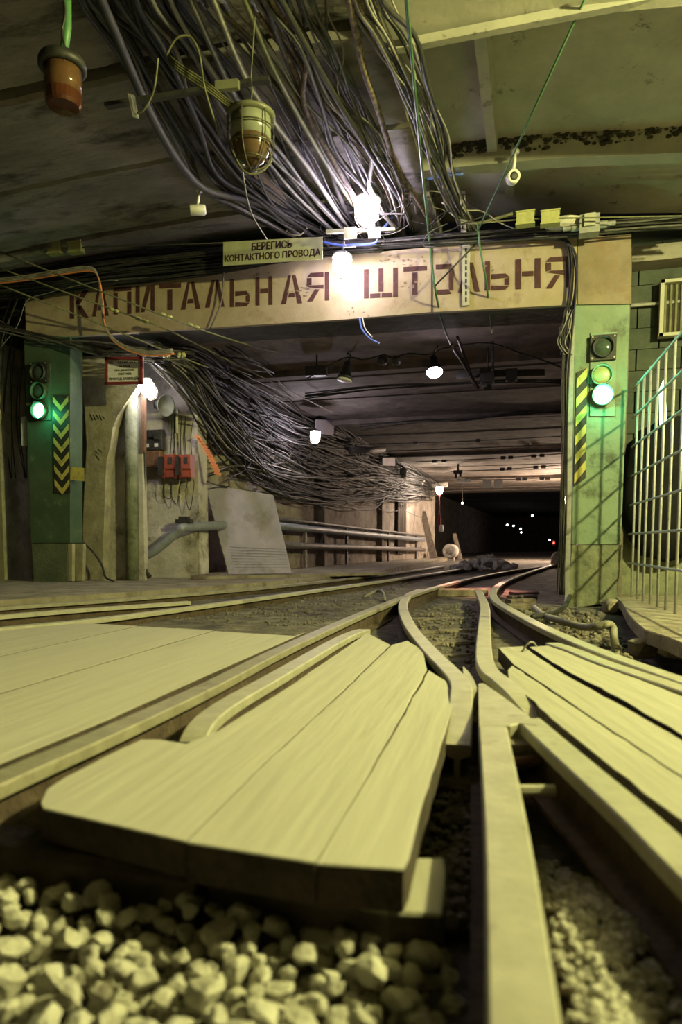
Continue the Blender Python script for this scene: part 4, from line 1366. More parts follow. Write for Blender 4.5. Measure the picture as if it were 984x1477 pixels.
wire('second trolley wire crossing the lettering and running into the tunnel', w2, 0.008, M_wirey, [(PY(205, 462, 6.42), w2[2] - w2[1], .14, .02), (PY(165, 447, 6.3), w2[2] - w2[1], .1, .02)])
w3 = [PY(0, 411, 6.0), PY(120, 458, 6.3), PY(274, 520, 6.9), PY(300, 530, 7.2)]
wire('lowest trolley wire ending above the red framed notice', w3, 0.008, M_wirey, [(PY(240, 512, 6.75), (1, 0.1, 0), .09, .028), (PY(262, 512, 6.8), (1, 0.1, 0), .09, .028)])
cable([PY(0, 502, 6.6), PY(25, 470, 6.55), PY(38, 435, 6.5), PY(60, 425, 6.5), PY(130, 408, 6.5), PY(170, 405, 6.5)], 0.004, M_cabl, 'thin pale wire looping past the rounded lintel end')
cable([PY(323, 383, YP - .1), PY(322, 410, YP - .1), PY(318, 440, YP - .1), PY(303, 475, YP - .08)], 0.008, M_cabg, 'grey cable hanging over the lettering below the warning sign')


def ins_pair(label, a, b, y, L0, L1):
    r0 = thing('strain_insulator', label, 'insulator', PY((a[0] + b[0]) / 2, a[1] + 8, y))
    for px, py in (a, b):
        c = PY(px, py, y)
        MB().box(c, (0.145, 0.07, 0.09)).build('block', M_insul, r0)
        for s in (-1, 1):
            MB().box(c + Vector((0, 0, s * 0.05)), (0.16, 0.085, 0.012)).build('flange', M_insul, r0)
    MB().tube([PY(L0[0], L0[1], y), PY(a[0], a[1], y), PY(b[0], b[1], y), PY(L1[0], L1[1], y)], 0.006, 6).build('strand', M_wirey, r0)
    return r0


ins_pair('pair of yellow strain insulators on a wire above the lintel end', (758, 316), (794, 315), 6.3, (690, 322), (1010, 311))
ins_pair('pair of yellow strain insulators on a wire above the dark pillar', (80, 359), (110, 357), 6.35, (-30, 364), (330, 350))
# blue cords
cable([PY(466, 349, 6.4), PY(490, 354, 6.38), PY(515, 353, 6.38), PY(540, 351, 6.38), PY(545, 340, 6.38)], 0.012, M_blue, 'blue cord looped under the lit portal lamp')
cable([PY(548, 335, 6.4), PY(562, 318, 6.45), PY(570, 303, 6.5)], 0.011, M_blue, 'short blue cord rising beside the lit portal lamp')
cable([PY(617, 258, 6.0), PY(640, 254, 6.0), PY(668, 251, 6.0)], 0.012, M_blue, 'blue cord end under the mouldy ceiling rib')
cable([PY(519, 458, YP - .06), PY(522, 474, YP - .06), PY(533, 488, YP - .06), PY(547, 495, YP - .06)], 0.010, M_blue, 'blue cord dangling below the lintel')
cable([PY(523, 458, YP - .05), PY(527, 474, YP - .05), PY(537, 486, YP - .05)], 0.006, M_white, 'white cord beside the blue cord under the lintel')

# ================================================================== LAMPS


def caged(label, top, axis, R, Hh, glass, cap, lit=None, two=None, name='caged_lamp', stem=None, nm=6, cage=M_cage, sr=.16):
    ax = Vector(axis).normalized()
    top = Vector(top)
    r0 = thing(name, label, 'lamp', top)
    MB().lathe([(R * .25, -R * .55), (R * .3, -R * .25), (R * .8, -R * .1), (R * 1.15, 0), (R * 1.15, R * .16), (R * .95, R * .18)], top, ax, 20).build('cap', cap, r0, True)
    prof = [(R * .92, R * .16), (R * .92, Hh * .42)]
    low = [(R * .90 * math.cos(a), Hh * .42 + Hh * .55 * math.sin(a)) for a in [k * math.pi / 2 / 7 for k in range(8)]]
    low[-1] = (0, low[-1][1])
    if two:
        MB().lathe([(R * .94, R * .16), (R * .93, Hh * .5)], top, ax, 20).build('glass_collar', glass, r0, True)
        low = [(R * .92 * math.cos(a), Hh * .5 + Hh * .48 * math.sin(a)) for a in [k * math.pi / 2 / 7 for k in range(8)]]
        low[-1] = (0, low[-1][1])
        MB().lathe(low, top, ax, 20).build('glass_dome', two, r0, True)
    else:
        MB().lathe(prof + low, top, ax, 16).build('glass', glass, r0, True)
    q = Vector((0, 0, 1)).rotation_difference(ax)
    cg = None
    for k in range(nm):
        a = math.pi * 2 * k / nm
        P = [(R * 1.06, R * .1), (R * 1.08, Hh * .45), (R * .95, Hh * .75), (R * .55, Hh * .98), (0, Hh * 1.06)]
        MB().tube(smooth_path([top + q @ Vector((r * math.cos(a), r * math.sin(a), z)) for r, z in P], 3), R * .035, 5).build('cage_wire', cage, r0)
    for z, r in ((Hh * .3, 1.08), (Hh * .62, 1.05), (Hh * .9, .75)):
        P = [top + q @ Vector((R * r * math.cos(a), R * r * math.sin(a), z)) for a in [2 * math.pi * k / 18 for k in range(19)]]
        MB().tube(P, R * .035, 5).build('cage_ring', cage, r0)
    if stem:
        MB().tube([top - ax * R * .5] + stem, R * sr, 8).build('stem', cap, r0)
    return r0


# hanging caged lamp, unlit
ct = PT(362, 166, 3.75)
caged('big caged ceiling lamp with pale glass collar and brown dome, unlit', ct, (0, 0, -1), 0.115, 0.27, M_lglass, M_olive, two=M_brown, sr=.03, stem=[PT(364, 130, 3.78), PT(362, 112, 3.85), Vector((ct.x + .03, ct.y + .05, zc(ct.x) - 0.02))])
# amber beacon on a green rod
at = PT(90, 92, 3.6)
ab = thing('beacon_lamp', 'amber glass beacon with dark rim hanging on a green rod', 'lamp', at)
MB().lathe([(0.04, -0.03), (0.11, -0.02), (0.12, 0.0), (0.12, 0.025), (0.10, 0.035), (0.095, 0.03)], at, (0, 0, -1), 24).build('rim', M_blk, ab, True)
MB().lathe([(0.096, 0.03), (0.094, 0.10), (0.092, 0.15)], at, (0, 0, -1), 24).build('amber_glass', M_amber, ab, True)
MB().lathe([(0.093, 0.15), (0.09, 0.20), (0.078, 0.215), (0.0, 0.222)], at, (0, 0, -1), 24).build('glass_base', M_amber2, ab)
MB().tube([at, PT(97, 40, 3.58), Vector((PT(99, 0, 3.57).x, PT(99, 0, 3.57).y, zc(-2.6) + 0.02))], 0.022, 10).build('green_rod', mat('rod_green', (0.10, 0.26, 0.10), rough=0.4), ab, True)
MB().tube(smooth_path([PT(92 + 2 * math.sin(i), 88 - i * 9, 3.52) for i in range(18)], 3), 0.006, 5).build('chain_cord', M_blk, ab)

# lit portal lamps
pt1 = PY(530, 288, 6.0)
caged('bright caged lamp above the lintel among tangled wires', pt1, (0, -0.12, -1), 0.10, 0.24, M_bulb, M_louv, stem=[PY(528, 262, 6.04), PY(527, 245, 6.2)])
bk = thing('lamp_bracket', 'steel strap bracket with two clamps under the bright caged lamp', 'bracket', PY(510, 347, 6.08))
MB().prism(front([(470, 331), (570, 328), (570, 332), (470, 336)], 6.1), (0, 0.03, 0)).build('strap', M_olive, bk)
for px in (505, 540):
    MB().prism(front([(px - 9, 328), (px + 9, 327), (px + 9, 343), (px - 9, 344)], 6.06), (0, 0.02, 0)).build('clamp', M_olive, bk)
pt2 = PY(494, 371, 6.42)
caged('bright globe lamp glaring in front of the lintel lettering', pt2, (0, -0.25, -1), 0.085, 0.20, M_bulb2, M_steel, stem=[PY(496, 352, 6.5)])

# lamp on the equipment wall, with loudspeaker horn
q1 = PY(208, 553, 7.12)
caged('bright lamp glaring beside the red framed notice', q1, (0.6, -0.15, -0.75), 0.085, 0.22, M_bulbl, M_steel, stem=[q1 + Vector((-0.12, 0.14, 0.08))])
M_hornd = mat('horn_grey', (0.09, 0.095, 0.075), (0.13, 0.135, 0.11), 0.5, scale=10)
hc = PY(237, 585, 7.5)
hr = thing('loudspeaker_horn', 'grey horn loudspeaker below the bright lamp on the equipment wall', 'loudspeaker', hc)
MB().lathe([(0.03, -0.16), (0.05, -0.10), (0.09, -0.03), (0.125, 0.03), (0.13, 0.035), (0.118, 0.03), (0.08, -0.03), (0.0, -0.05)], hc, (0.95, -0.35, -0.2), 20).build('horn', M_hornd, hr, True)
MB().box(hc + Vector((-0.13, 0.12, 0.04)), (0.09, 0.12, 0.1)).build('driver', M_blk, hr)

# lamps further down the cable wall
q2 = PW(455, 622, 0.85)
caged('small lit lamp on the cable wall under a little grey plate', q2, (0, -0.1, -1), 0.08, 0.20, M_bulbq, M_steel, stem=[q2 + Vector((-0.6, 0, 0.15))])
c4 = [PW(a, b, 0.55) for a, b in ((456, 605), (483, 606), (481, 628), (455, 625))]
tag(MB().prism(c4, (-0.02, 0.015, 0)).build('notice_plate', M_board), 'little grey notice plate over the lamp on the cable wall', 'plate')
q3 = PY(634, 702, 21.0)
caged('far lit lamp over the leaning board', q3, (0, 0, -1), 0.10, 0.24, M_bulbw, M_steel, stem=[q3 + Vector((-0.3, 0, 0.3))])
q5 = Vector((rx(24) - 0.32, 24.0, 2.05))
caged('assumed warm lamp on the tunnel wall behind the striped pillar edge', q5, (0, 0, -1), 0.11, 0.26, M_bulbr, M_steel, stem=[q5 + Vector((0.3, 0, 0.25))])  # unseen lamp, assumed as the source of the warm far ceiling light
q4 = PW(582, 676, 0.5)
caged('unlit lamp between dark brackets far along the cable wall', q4, (0, 0, -1), 0.11, 0.26, M_lglass, M_steel, stem=[q4 + Vector((-0.3, 0, 0.2))])
c4 = [PW(a, b, 0.5) for a, b in ((552, 660), (570, 660), (570, 672), (552, 671))]
tag(MB().prism(c4, (-0.02, 0.02, 0)).build('notice_plate', M_board), 'little grey notice plate farther along the cable wall', 'plate')


def pendant(label, px, py, y, R, lit, tilt=(0, 0, -1)):
    c = PY(px, py, y)
    r0 = thing('pendant_lamp', label, 'lamp', c)
    ax = Vector(tilt).normalized()
    MB().lathe([(R * .35, -R * 2.2), (R * .45, -R * 1.9), (R * .5, -R * 1.1), (R * .8, -R * .6), (R * 1.0, 0), (R * .93, 0), (R * .75, -R * .5), (R * .4, -R * 0.9)], c, ax, 20).build('shade', M_blk, r0, True)
    if lit:
        MB().lathe([(0, -R * .5), (R * .6, -R * .4), (R * .93, -R * .02), (R * .8, R * .2), (R * .4, R * .4), (0, R * .45)], c, ax, 14).build('bulb', lit, r0, True)
    else:
        MB().lathe([(R * .94, -0.003), (R * .94, 0.006), (0, 0.007)], c, ax, 14).build('lens', M_white, r0, True)
    MB().tube(smooth_path([c - ax * R * 2.1, c - ax * R * 3.0 + Vector((.02, 0, 0)), Vector((c.x + .03, c.y, TZ - 0.02))], 4), 0.012, 6).build('cord', M_blk, r0)
    return r0


pendant('lit pendant lamp under the tunnel ceiling', 627, 537, 8.2, 0.10, M_bulbt, (0.15, -0.45, -1))
pendant('black pendant lamp with unlit reflector under the tunnel ceiling', 497, 548, 8.2, 0.10, None, (-0.15, -0.15, -1))
cable([PY(x, y, 8.1) for x, y in ((440, 548), (495, 517), (525, 519), (553, 512), (566, 516), (590, 510), (618, 512), (640, 503), (680, 496), (712, 496), (750, 509), (790, 522), (820, 535))], 0.009, M_cabd, 'black cable looping between the pendant lamps')
for px in (552, 572):
    c = PY(px, 514, 8.1)
    tag(MB().lathe([(0.02, 0), (0.05, 0.01), (0.06, 0.05), (0.045, 0.09), (0, 0.1)], c, (0, 0, -1), 12).build('junction_box', M_blk, smooth=True), 'small round black junction box, ' + ('nearer the black pendant' if px == 552 else 'nearer the lit pendant'), 'junction box')
# hangers and dark bars under the tunnel ceiling
for lab, pxs, r in (('thin rod hanger above the black pendant lamp', ((457, 503), (457, 530)), 0.012), ('thin rod hanger above the long dark ceiling bar', ((711, 492), (711, 535)), 0.014)):
    tag(MB().tube([PY(a, b, 8.3) for a, b in pxs], r, 6).build('hanger_rod', M_blk), lab, 'rod')
tag(MB().prism(front([(658, 534), (786, 532), (786, 542), (658, 545)], 8.4), (0, 0.08, 0)).build('ceiling_bar', M_blk), 'long dark bar hung below the tunnel ceiling', 'bar')
tag(MB().prism(front([(440, 528), (470, 527), (470, 541), (440, 542)], 8.4), (0, 0.08, 0)).build('ceiling_bar', M_blk), 'short dark bar beside the black pendant lamp', 'bar')
for (px, py, s, lab) in ((703, 542, 0.16, 'square black fitting under the long dark bar'), (738, 541, 0.13, 'smaller black fitting at the end of the long dark bar')):
    c = PY(px, py, 8.38)
    tag(MB().box(c, (s, 0.1, s)).box(c + Vector((0, 0, -s * .6)), (s * .6, 0.08, s * .3)).build('cable_clamp', M_blk), lab, 'clamp')
wire('twisted wire descending from the lintel to the ceiling fitting', [PY(652, 498, 7.4), PY(672, 530, 8.2), PY(690, 560, 8.5)], 0.02, M_blk)
wire('second twisted wire descending beside the ceiling fitting', [PY(660, 486, 7.4), PY(676, 530, 8.2), PY(684, 556, 8.5)], 0.016, M_blk)
# cables across the ceiling ribs
for i, (y, a, b, c, lab) in enumerate(((8.9, (440, 566), (640, 553), (812, 547), 'cables clipped to the nearest tunnel ceiling rib'), (12.6, (520, 612), (680, 603), (812, 590), 'cables clipped to the second tunnel ceiling rib'))):
    for k in range(4):
        cable([PY(a[0], a[1] + k * 2 + RC.uniform(-3, 3), y - .05), PY((a[0] + b[0]) / 2, (a[1] + b[1]) / 2 + RC.uniform(-3, 3), y - .05), PY(b[0], b[1] + k, y - .05), PY((b[0] + c[0]) / 2, (b[1] + c[1]) / 2 + RC.uniform(-3, 3), y - .05), PY(c[0], c[1] + k * 2, y - .05)], 0.010, M_cabd if k else M_cabg, lab, 'cables on tunnel ceiling rib ' + 'ab'[i])
# span wires with insulators
for i, (y, a, b, xs_) in enumerate(((17.6, (520, 641), (815, 629), (600, 690)), (23.9, (600, 666), (815, 654), (627, 641, 726, 737, 770, 782)), (27, (650, 680), (815, 670), (725, 735, 773, 784)), (30, (660, 692), (815, 688), (668, 676, 748, 757, 782, 790)))):
    y = PZ((a[0] + b[0]) / 2, (a[1] + b[1]) / 2, TZ - 0.13).y
    P = [PY(a[0], a[1], y), PY((a[0] + b[0]) / 2, (a[1] + b[1]) / 2 + 1.5, y), PY(b[0], b[1], y)]
    r0 = thing('span_wire', ['nearest', 'second', 'third', 'farthest'][i] + ' wire strung across the tunnel ceiling with dark insulators', 'wire', P[0])
    MB().tube(smooth_path(P, 6), 0.0006 * y, 5).build('strand', M_blk, r0)
    for x in xs_:
        u = (x - a[0]) / (b[0] - a[0])
        c = PY(x, a[1] + (b[1] - a[1]) * u + 1.5, y)
        MB().box(c, (0.0065 * y, 0.1, 0.0042 * y)).build('insulator', M_blk, r0)
for px, lab in ((703, 'dark square hatch in the far tunnel ceiling, nearer the cable wall'), (719, 'dark square hatch in the far tunnel ceiling, nearer the pillar')):
    yh = PZ(px, 690, TZ).y
    c = PY(px, 698, yh)
    tag(MB().box(c, (0.30, 0.05, 0.30)).box(c + Vector((0, 0.03, 0.17)), (0.2, 0.04, 0.16)).build('hatch', M_blk), lab, 'hatch')
c = PY(661, 681, 20)
tag(MB().box(c, (0.26, 0.12, 0.1)).box(c + Vector((-.06, 0, -.1)), (0.07, .08, .16)).box(c + Vector((.07, 0, -.08)), (0.06, .08, .12)).box(Vector((c.x, c.y, (c.z + TZ) / 2)), (0.05, .05, TZ - c.z)).build('cable_clamp', M_blk), 'black clamp hanging from the far warm-lit ceiling', 'clamp')
tag(MB().tube([PY(617, 701, 23.5), PY(646, 699, 23.5)], 0.085, 10).build('duct', M_plast, smooth=True), 'pale tube jutting out near the far lamp', 'duct')
tag(MB().tube([PY(606, 705, 22), PY(613, 689, 22)], 0.035, 8).build('glint_or_tube', M_white, smooth=True), 'short white tube fitting near the far lamp', 'tube')
tag(MB().tube([PW(506, 650, .5), PW(553, 648, .9)], 0.07, 10).build('duct', M_pipe2, smooth=True), 'dark horizontal tube on the cable wall beyond the little plate', 'duct')

# distant lamps
for i, (px, py, y, r, lab) in enumerate(((732, 757, 52, .10, 'distant white lamp, first in the cluster'), (741, 758.5, 56, .08, 'distant white lamp, second in the cluster'), (751, 763, 58, .09, 'distant white lamp above its twin'),
                                         (752, 768, 58, .08, 'distant white lamp below its twin'), (768, 744, 40, .08, 'distant white lamp highest in the cluster'), (793, 779, 62, .11, 'distant white lamp beside the red light'), (667, 726, 26, .06, 'lone bluish lamp in the dark beyond the far lamp'))):
    c = PY(px, py, y)
    r0 = thing('distant_lamp', lab, 'lamp', c, 'distant lamps down the tunnel')
    r *= 0.62
    V, F = ico(r, 1)
    MB().add([c + v for v in V], F).build('bulb', M_bulbf, r0)
    MB().tube([c + Vector((0, 0, r * .9)), Vector((c.x, c.y, 3.5 if y > 29.5 else TZ))], r * .25, 6).build('holder', M_blk, r0)
c = PY(799, 783, 62)
r0 = thing('red_light', 'tiny red signal light deep in the tunnel', 'signal', c)
V, F = ico(.07, 1)
MB().add([c + v for v in V], F).build('lens', M_sigr, r0)
MB().box(c + Vector((0, .15, 0)), (.3, .1, .4)).build('plate', M_blk, r0)
# assumed red spot lamp, source unseen, added for the red pool on the track
rs = PY(703, 560, 8.38)
rt = PZ(682, 848, -0.05)
rl = thing('assumed_spot_lamp', 'assumed small black spot lamp under the ceiling fitting, added to light the track red', 'lamp', rs)
rdir = (rt - rs).normalized()
MB().lathe([(0.02, -0.12), (0.045, -0.10), (0.05, 0.0), (0.046, 0.0), (0.04, -0.06), (0, -0.065)], rs, rdir, 14).build('shade', M_blk, rl, True)
MB().tube([rs - rdir * 0.1, Vector((rs.x, rs.y, TZ - 0.02))], 0.01, 6).build('stem', M_blk, rl)
sd_ = bpy.data.lights.new('assumed_red_track_light', 'SPOT')
sd_.energy = 1100
sd_.color = (1.0, 0.40, 0.32)
sd_.spot_size = math.radians(34)
sd_.spot_blend = 0.9
sd_.shadow_soft_size = 0.03
so_ = bpy.data.objects.new('assumed_red_track_light', sd_)
so_.location = rs + rdir * 0.01
so_.rotation_euler = rdir.to_track_quat('-Z', 'Y').to_euler()
COL.objects.link(so_)

# ================================================================== EQUIPMENT BY THE WALL
YQ = 7.98


def ebox(name, label, x0, y0, x1, y1, d, material, cat, parts):
    a, b = PY(x0, y0, YQ), PY(x1, y1, YQ)
    r0 = thing(name, label, cat, ((a.x + b.x) / 2, YQ - d / 2, b.z))
    MB().prism([(a.x, YQ - d, a.z), (b.x, YQ - d, a.z), (b.x, YQ - d, b.z), (a.x, YQ - d, b.z)], (0, d, 0), bev=0.008).build('body', material, r0)
    for nm, u0, v0, u1, v1, dd, mm in parts:
        xa, xb = a.x + (b.x - a.x) * u0, a.x + (b.x - a.x) * u1
        za, zb = a.z + (b.z - a.z) * v0, a.z + (b.z - a.z) * v1
        MB().box(((xa + xb) / 2, YQ - d - dd / 2, (za + zb) / 2), (xb - xa, dd, za - zb)).build(nm, mm, r0)
    return r0


ebox('wall_box', 'black electrical box with dials above the red boxes', 212, 622, 239, 650, 0.09, M_blk, 'electrical box', [('dial', .35, .1, .6, .4, .04, M_blk), ('dial', .65, .2, .9, .5, .04, M_blk), ('tag_plate', .1, .68, .3, .85, .004, M_white), ('tag_plate', .6, .68, .8, .85, .004, M_white)])
ebox('wall_box', 'dark rusty red box on the equipment wall below the black box', 213, 652, 237, 674, 0.10, M_rust, 'electrical box', [('lid', .08, .1, .92, .9, .01, M_rust)])
for x0, x1, lab in ((240, 261, 'orange-red mine telephone box, nearer the black box'), (264, 282, 'orange-red mine telephone box, nearer the leaning board')):
    ebox('telephone_box', lab, x0, 658, x1, 690, 0.12, M_red, 'telephone', [('lid', .28, .0, 1.0, .62, .02, M_red), ('dial', .52, .12, .8, .4, .03, M_blk), ('handset', -.14, .1, .16, .9, .05, M_blk), ('foot', .4, .7, .9, .98, .03, M_red)])
for k in range(4):
    x = 238 + k * 11
    P = [PY(x, 690, YQ - .06), PY(x - 3, 705 + RC.uniform(0, 12), YQ - .05), PY(x + RC.uniform(2, 8), 718 + RC.uniform(0, 18), YQ - .05), PY(x + 9, 700, YQ - .05), PY(x + 7, 689, YQ - .05)]
    cable(P, 0.005, M_yel if k == 2 else M_cabd, 'thin cord looped below the red telephone boxes', 'cords below the telephone boxes')
for k in range(5):
    x = 245 + k * 8
    cable([PY(x, 660, YQ - .04), PY(x + RC.uniform(-3, 4), 630, YQ - .05), PY(x + RC.uniform(-3, 6), 600, YQ - .08)], 0.006, M_cabd, 'dark lead rising from the red telephone boxes', 'leads above the telephone boxes')
a = PY(251, 590, YQ - .02)
ft_ = thing('tube_fitting', 'pale vertical tube fitting on the wall above the telephone boxes', 'tube', PY(251, 626, YQ - .04))
MB().box((a.x, YQ - .03, (PY(251, 590, YQ).z + PY(251, 624, YQ).z) / 2), (0.075, 0.05, 0.31)).build('body', M_lglass, ft_)
MB().tube([PY(255, 590, YQ - .07), PY(255, 624, YQ - .07)], 0.018, 8).build('tube', M_white, ft_, True)
# orange ribbed strip
os_ = thing('orange_strip', 'ribbed orange plastic strip dangling from the cables', 'strip', PY(316, 684, 7.95))
prev = None
for k in range(13):
    u = k / 12
    x, y = 286 + 28 * u + 2.5 * math.sin(math.pi * u), 631 + 52 * u
    c = PY(x, y, 7.95)
    MB().box(c, (0.085, 0.03, 0.034), M=Matrix.Rotation(0.5 - .2 * u, 3, 'Y')).build('rib', M_orange, os_)
MB().tube([PY(286, 631, 7.965), PY(303, 657, 7.965), PY(314, 683, 7.965)], 0.016, 6).build('spine', M_orange, os_)
# rusty post and dark pipe
tag(MB().prism(front([(203.5, 560), (208, 560), (208, 652), (203.5, 652)], 7.2), (0, 0.05, 0)).build('post', M_rust), 'thin rusty post beside the plastered column', 'post')
cable([PY(207, 640, 7.3), PY(207, 720, 7.3), PY(207, 800, 7.3), PY(210, 822, 7.3), PY(217, 832, 7.3)], 0.024, M_cabd, 'dark vertical pipe down the edge of the equipment wall', n=8)
# pipes
pb = [PY(204, 803, 7.62), PY(222, 795, 7.66), PY(255, 768, 7.75), PY(266, 761, 7.8), PY(310, 758.5, 8.35), PW(345, 756, .30)]
tag(MB().tube(smooth_path(pb, 4), 0.058, 14).build('pipe', M_pipe, smooth=True), 'thick blue-grey pipe bending out of the floor to the wall', 'pipe')
bx_ = PY(266, 752, 7.85)
tag(MB().box(bx_, (0.2, .1, .05)).box(bx_ + Vector((.0, 0, .04)), (.12, .08, .04)).build('pipe_clamp', M_blk), 'black clamp resting on the bend of the blue-grey pipe', 'clamp')


def wpipe(label, pa, pb_, off, r, material):
    a, b = PW(pa[0], pa[1], off), PW(pb_[0], pb_[1], off)
    return tag(MB().tube([a, a.lerp(b, .25), a.lerp(b, .5), a.lerp(b, .75), b], r, 12).build('pipe', material, smooth=True), label, 'pipe')


wpipe('thick upper pipe along the foot of the cable wall', (335, 752), (612, 779), .22, 0.062, M_pipe)
wpipe('thin dark pipe lying above the upper wall pipe', (335, 740), (612, 773), .16, 0.035, M_pipe2)
wpipe('lower dark pipe along the foot of the cable wall', (335, 784), (612, 793), .22, 0.06, M_pipe2)
for px in (440, 500, 560, 600):
    c = PW(px, 790, .16)
    tag(MB().box((c.x, c.y, .42), (.05, .08, .8)).build('pipe_support', M_pipe2), 'dark upright carrying the wall pipes', 'support', 'uprights carrying the wall pipes')
# leaning grey board
yb, yt = 8.42, 8.72
bc = [PY(296, 698, yt), PY(394, 714, yt + .15), PY(421, 827, yb + .12), PY(330, 828, yb)]
nrm = (bc[1] - bc[0]).cross(bc[3] - bc[0]).normalized()
if nrm.y < 0:
    nrm = -nrm
lb = thing('leaning_board', 'large grey sheet leaning against the pipes on the walkway', 'board', (bc[2] + bc[3]) / 2)
MB().prism(bc, nrm * 0.022).build('sheet', M_board, lb)
for k in range(13):
    p = bc[0].lerp(bc[3], (k + .5) / 13)
    MB().box(p - nrm * .004, (0.018, .012, .03)).build('edge_staple', M_ochre, lb)
for k in range(8):
    u = 0.70 + k * 0.032
    p, q = bc[0].lerp(bc[3], u).lerp(bc[1].lerp(bc[2], u), .12), bc[1].lerp(bc[2], u)
    MB().tube([p, q], 0.0035, 6).build('ridge', M_board, lb)
zb = bc[3].z
tag(MB().prism([PZ(275, 832, zb - .002), PZ(560, 826, zb - .002), PZ(548, 819, zb - .002), PZ(300, 824, zb - .002)], (0, 0, -(zb - .022))).build('floor_step', M_walk), kind='structure')
sl_px((282, 830), (312, 826), 0.075, 0.12, 0.05, 'short timber offcut lying by the foot of the leaning sheet', M_tie)
for px, py in ((269, 829), (285, 828)):
    c = PZ(px, py, 0.05)
    V, F = ico(.03, 1)
    tag(MB().add([c + v for v in V], F).build('stone', M_blk), 'small dark stone on the walkway below the pipe, ' + ('nearer the pipe' if px == 269 else 'nearer the sheet'), 'stone')

# little white plate beside the dark pillar
tag(MB().prism(front([(30, 601), (38, 601), (39, 643), (31, 643)], YP + .05), (0, .01, 0)).build('name_plate', M_white), 'narrow white plate beside the dark green pillar', 'plate')
cable([PY(121, 783, 6.9), PY(135, 797, 6.9), PY(147, 815, 6.9), PY(152, 832, 6.85), PY(163, 838, 6.8)], 0.012, M_cabd, 'dark cable sloping down the foot of the ochre buttress')

# ================================================================== FITTINGS UNDER THE HALL CEILING


def cctv(label, px, py, t, ax, L, R):
    c = PT(px, py, t)
    ax = Vector(ax).normalized()
    r0 = thing('security_camera', label, 'camera', c)
    MB().lathe([(0, -L / 2), (R * .8, -L / 2), (R, -L * .4), (R, L * .45), (R * .85, L * .5), (R * .7, L * .46), (0, L * .44)], c, ax, 18).build('body', M_white, r0, True)
    MB().lathe([(R * .62, L * .445), (R * .62, L * .46), (R * .3, L * .47), (0, L * .475)], c, ax, 14).build('lens', M_blk, r0, True)
    MB().tube([c + Vector((0, 0, R * .8)), c + Vector((0.01, 0, R * 2.2)), c + Vector((0.01, 0.02, R * 4))], R * .28, 8).build('arm', M_white, r0, True)
    MB().lathe([(R * .7, 0), (R * .7, R * .4), (0, R * .45)], c + Vector((0.01, 0.02, R * 3.8)), (0, 0, 1), 12).build('base', M_white, r0, True)
    return r0


cctv('white bullet camera under the bare ceiling slabs', 285, 303, 5.6, (-0.9, -0.5, -0.12), 0.13, 0.04)
cctv('white camera facing out below the mouldy rib', 740, 256, 5.4, (0.25, -1, -0.2), 0.09, 0.05)
c = PY(850, 326, 6.45)
jb = thing('cable_box', 'grey cable gland box sitting on the lintel end', 'junction box', c - Vector((0, 0, .1)))
MB().box(c, (0.16, .12, .15)).build('body', M_steel, jb)
MB().box(c + Vector((.0, -.07, .02)), (0.09, .03, .10)).build('lid', M_louv, jb)
for s in (-1, 1):
    MB().lathe([(.03, 0), (.03, .06), (.02, .07), (.02, .13)], c + Vector((s * .08, 0, 0)), (s, 0, 0), 10).build('gland', M_steel, jb)
c = PY(815, 322, 6.5)
lump('cable_splice', 'pale bandaged cable splice beside the grey gland box', (c.x, c.y, c.z), (.16, .09, .06), M_plast, 4, 'splice', 0, False)
# timber cross batten with clip by the caged lamp
btn = thing('timber_batten', 'dark batten slung under the ceiling cables by the caged lamp', 'batten', PT(270, 140, 4.0))
MB().prism([PT(150, 147, 4.05), PT(387, 108, 4.0), PT(387, 114, 4.0), PT(150, 153, 4.05)], (0, .04, 0)).build('bar', M_blk, btn)
MB().prism([PT(310, 116, 3.98), PT(343, 113, 3.98), PT(343, 126, 3.98), PT(310, 129, 3.98)], (0, .03, 0)).build('block', M_olive, btn)
clp = thing('wire_clip', 'bright steel clip hanging from the batten beside the amber beacon', 'clip', PT(192, 168, 3.95))
MB().prism([PT(184, 134, 3.95), PT(193, 137, 3.95), PT(199, 170, 3.95), PT(191, 168, 3.95)], (0, .015, 0)).build('strap', M_steel, clp)
MB().tube([PT(188, 140, 3.93), PT(196, 166, 3.93)], 0.008, 6).build('bolt', M_white, clp)
for k in range(4):
    cable([PT(243, 78 + k * 3, 3.85), PT(258, 92 + k * 4, 3.8), PT(300, 120 + k * 4, 3.8), PT(330, 145 + k * 3, 3.8), PT(350, 155, 3.75)], 0.006, M_wirey, 'olive lead running to the big caged lamp', 'olive leads to the caged lamp')
cable([PT(240, 80, 3.8), PT(255, 55, 3.75), PT(275, 54, 3.75), PT(288, 80, 3.75), PT(296, 130, 3.75), PT(318, 200, 3.9)], 0.006, M_wirey, 'olive wire arching free between beacon and caged lamp')
cable([PT(228, 84, 3.8), PT(222, 130, 3.85), PT(208, 158, 3.9), PT(198, 163, 3.92)], 0.006, M_wirey, 'olive wire hanging down to the bright clip')
cable([PT(330, 205, 3.72), PT(350, 245, 3.72), PT(372, 250, 3.72), PT(392, 230, 3.72), PT(380, 205, 3.74)], 0.005, M_wirey, 'slack wire loop beneath the big caged lamp')
cable([PT(345, 210, 4.2), PT(360, 300, 4.9), PT(385, 345, 5.6)], 0.005, M_cabl, 'thin pale wire falling from the caged lamp to the sign')
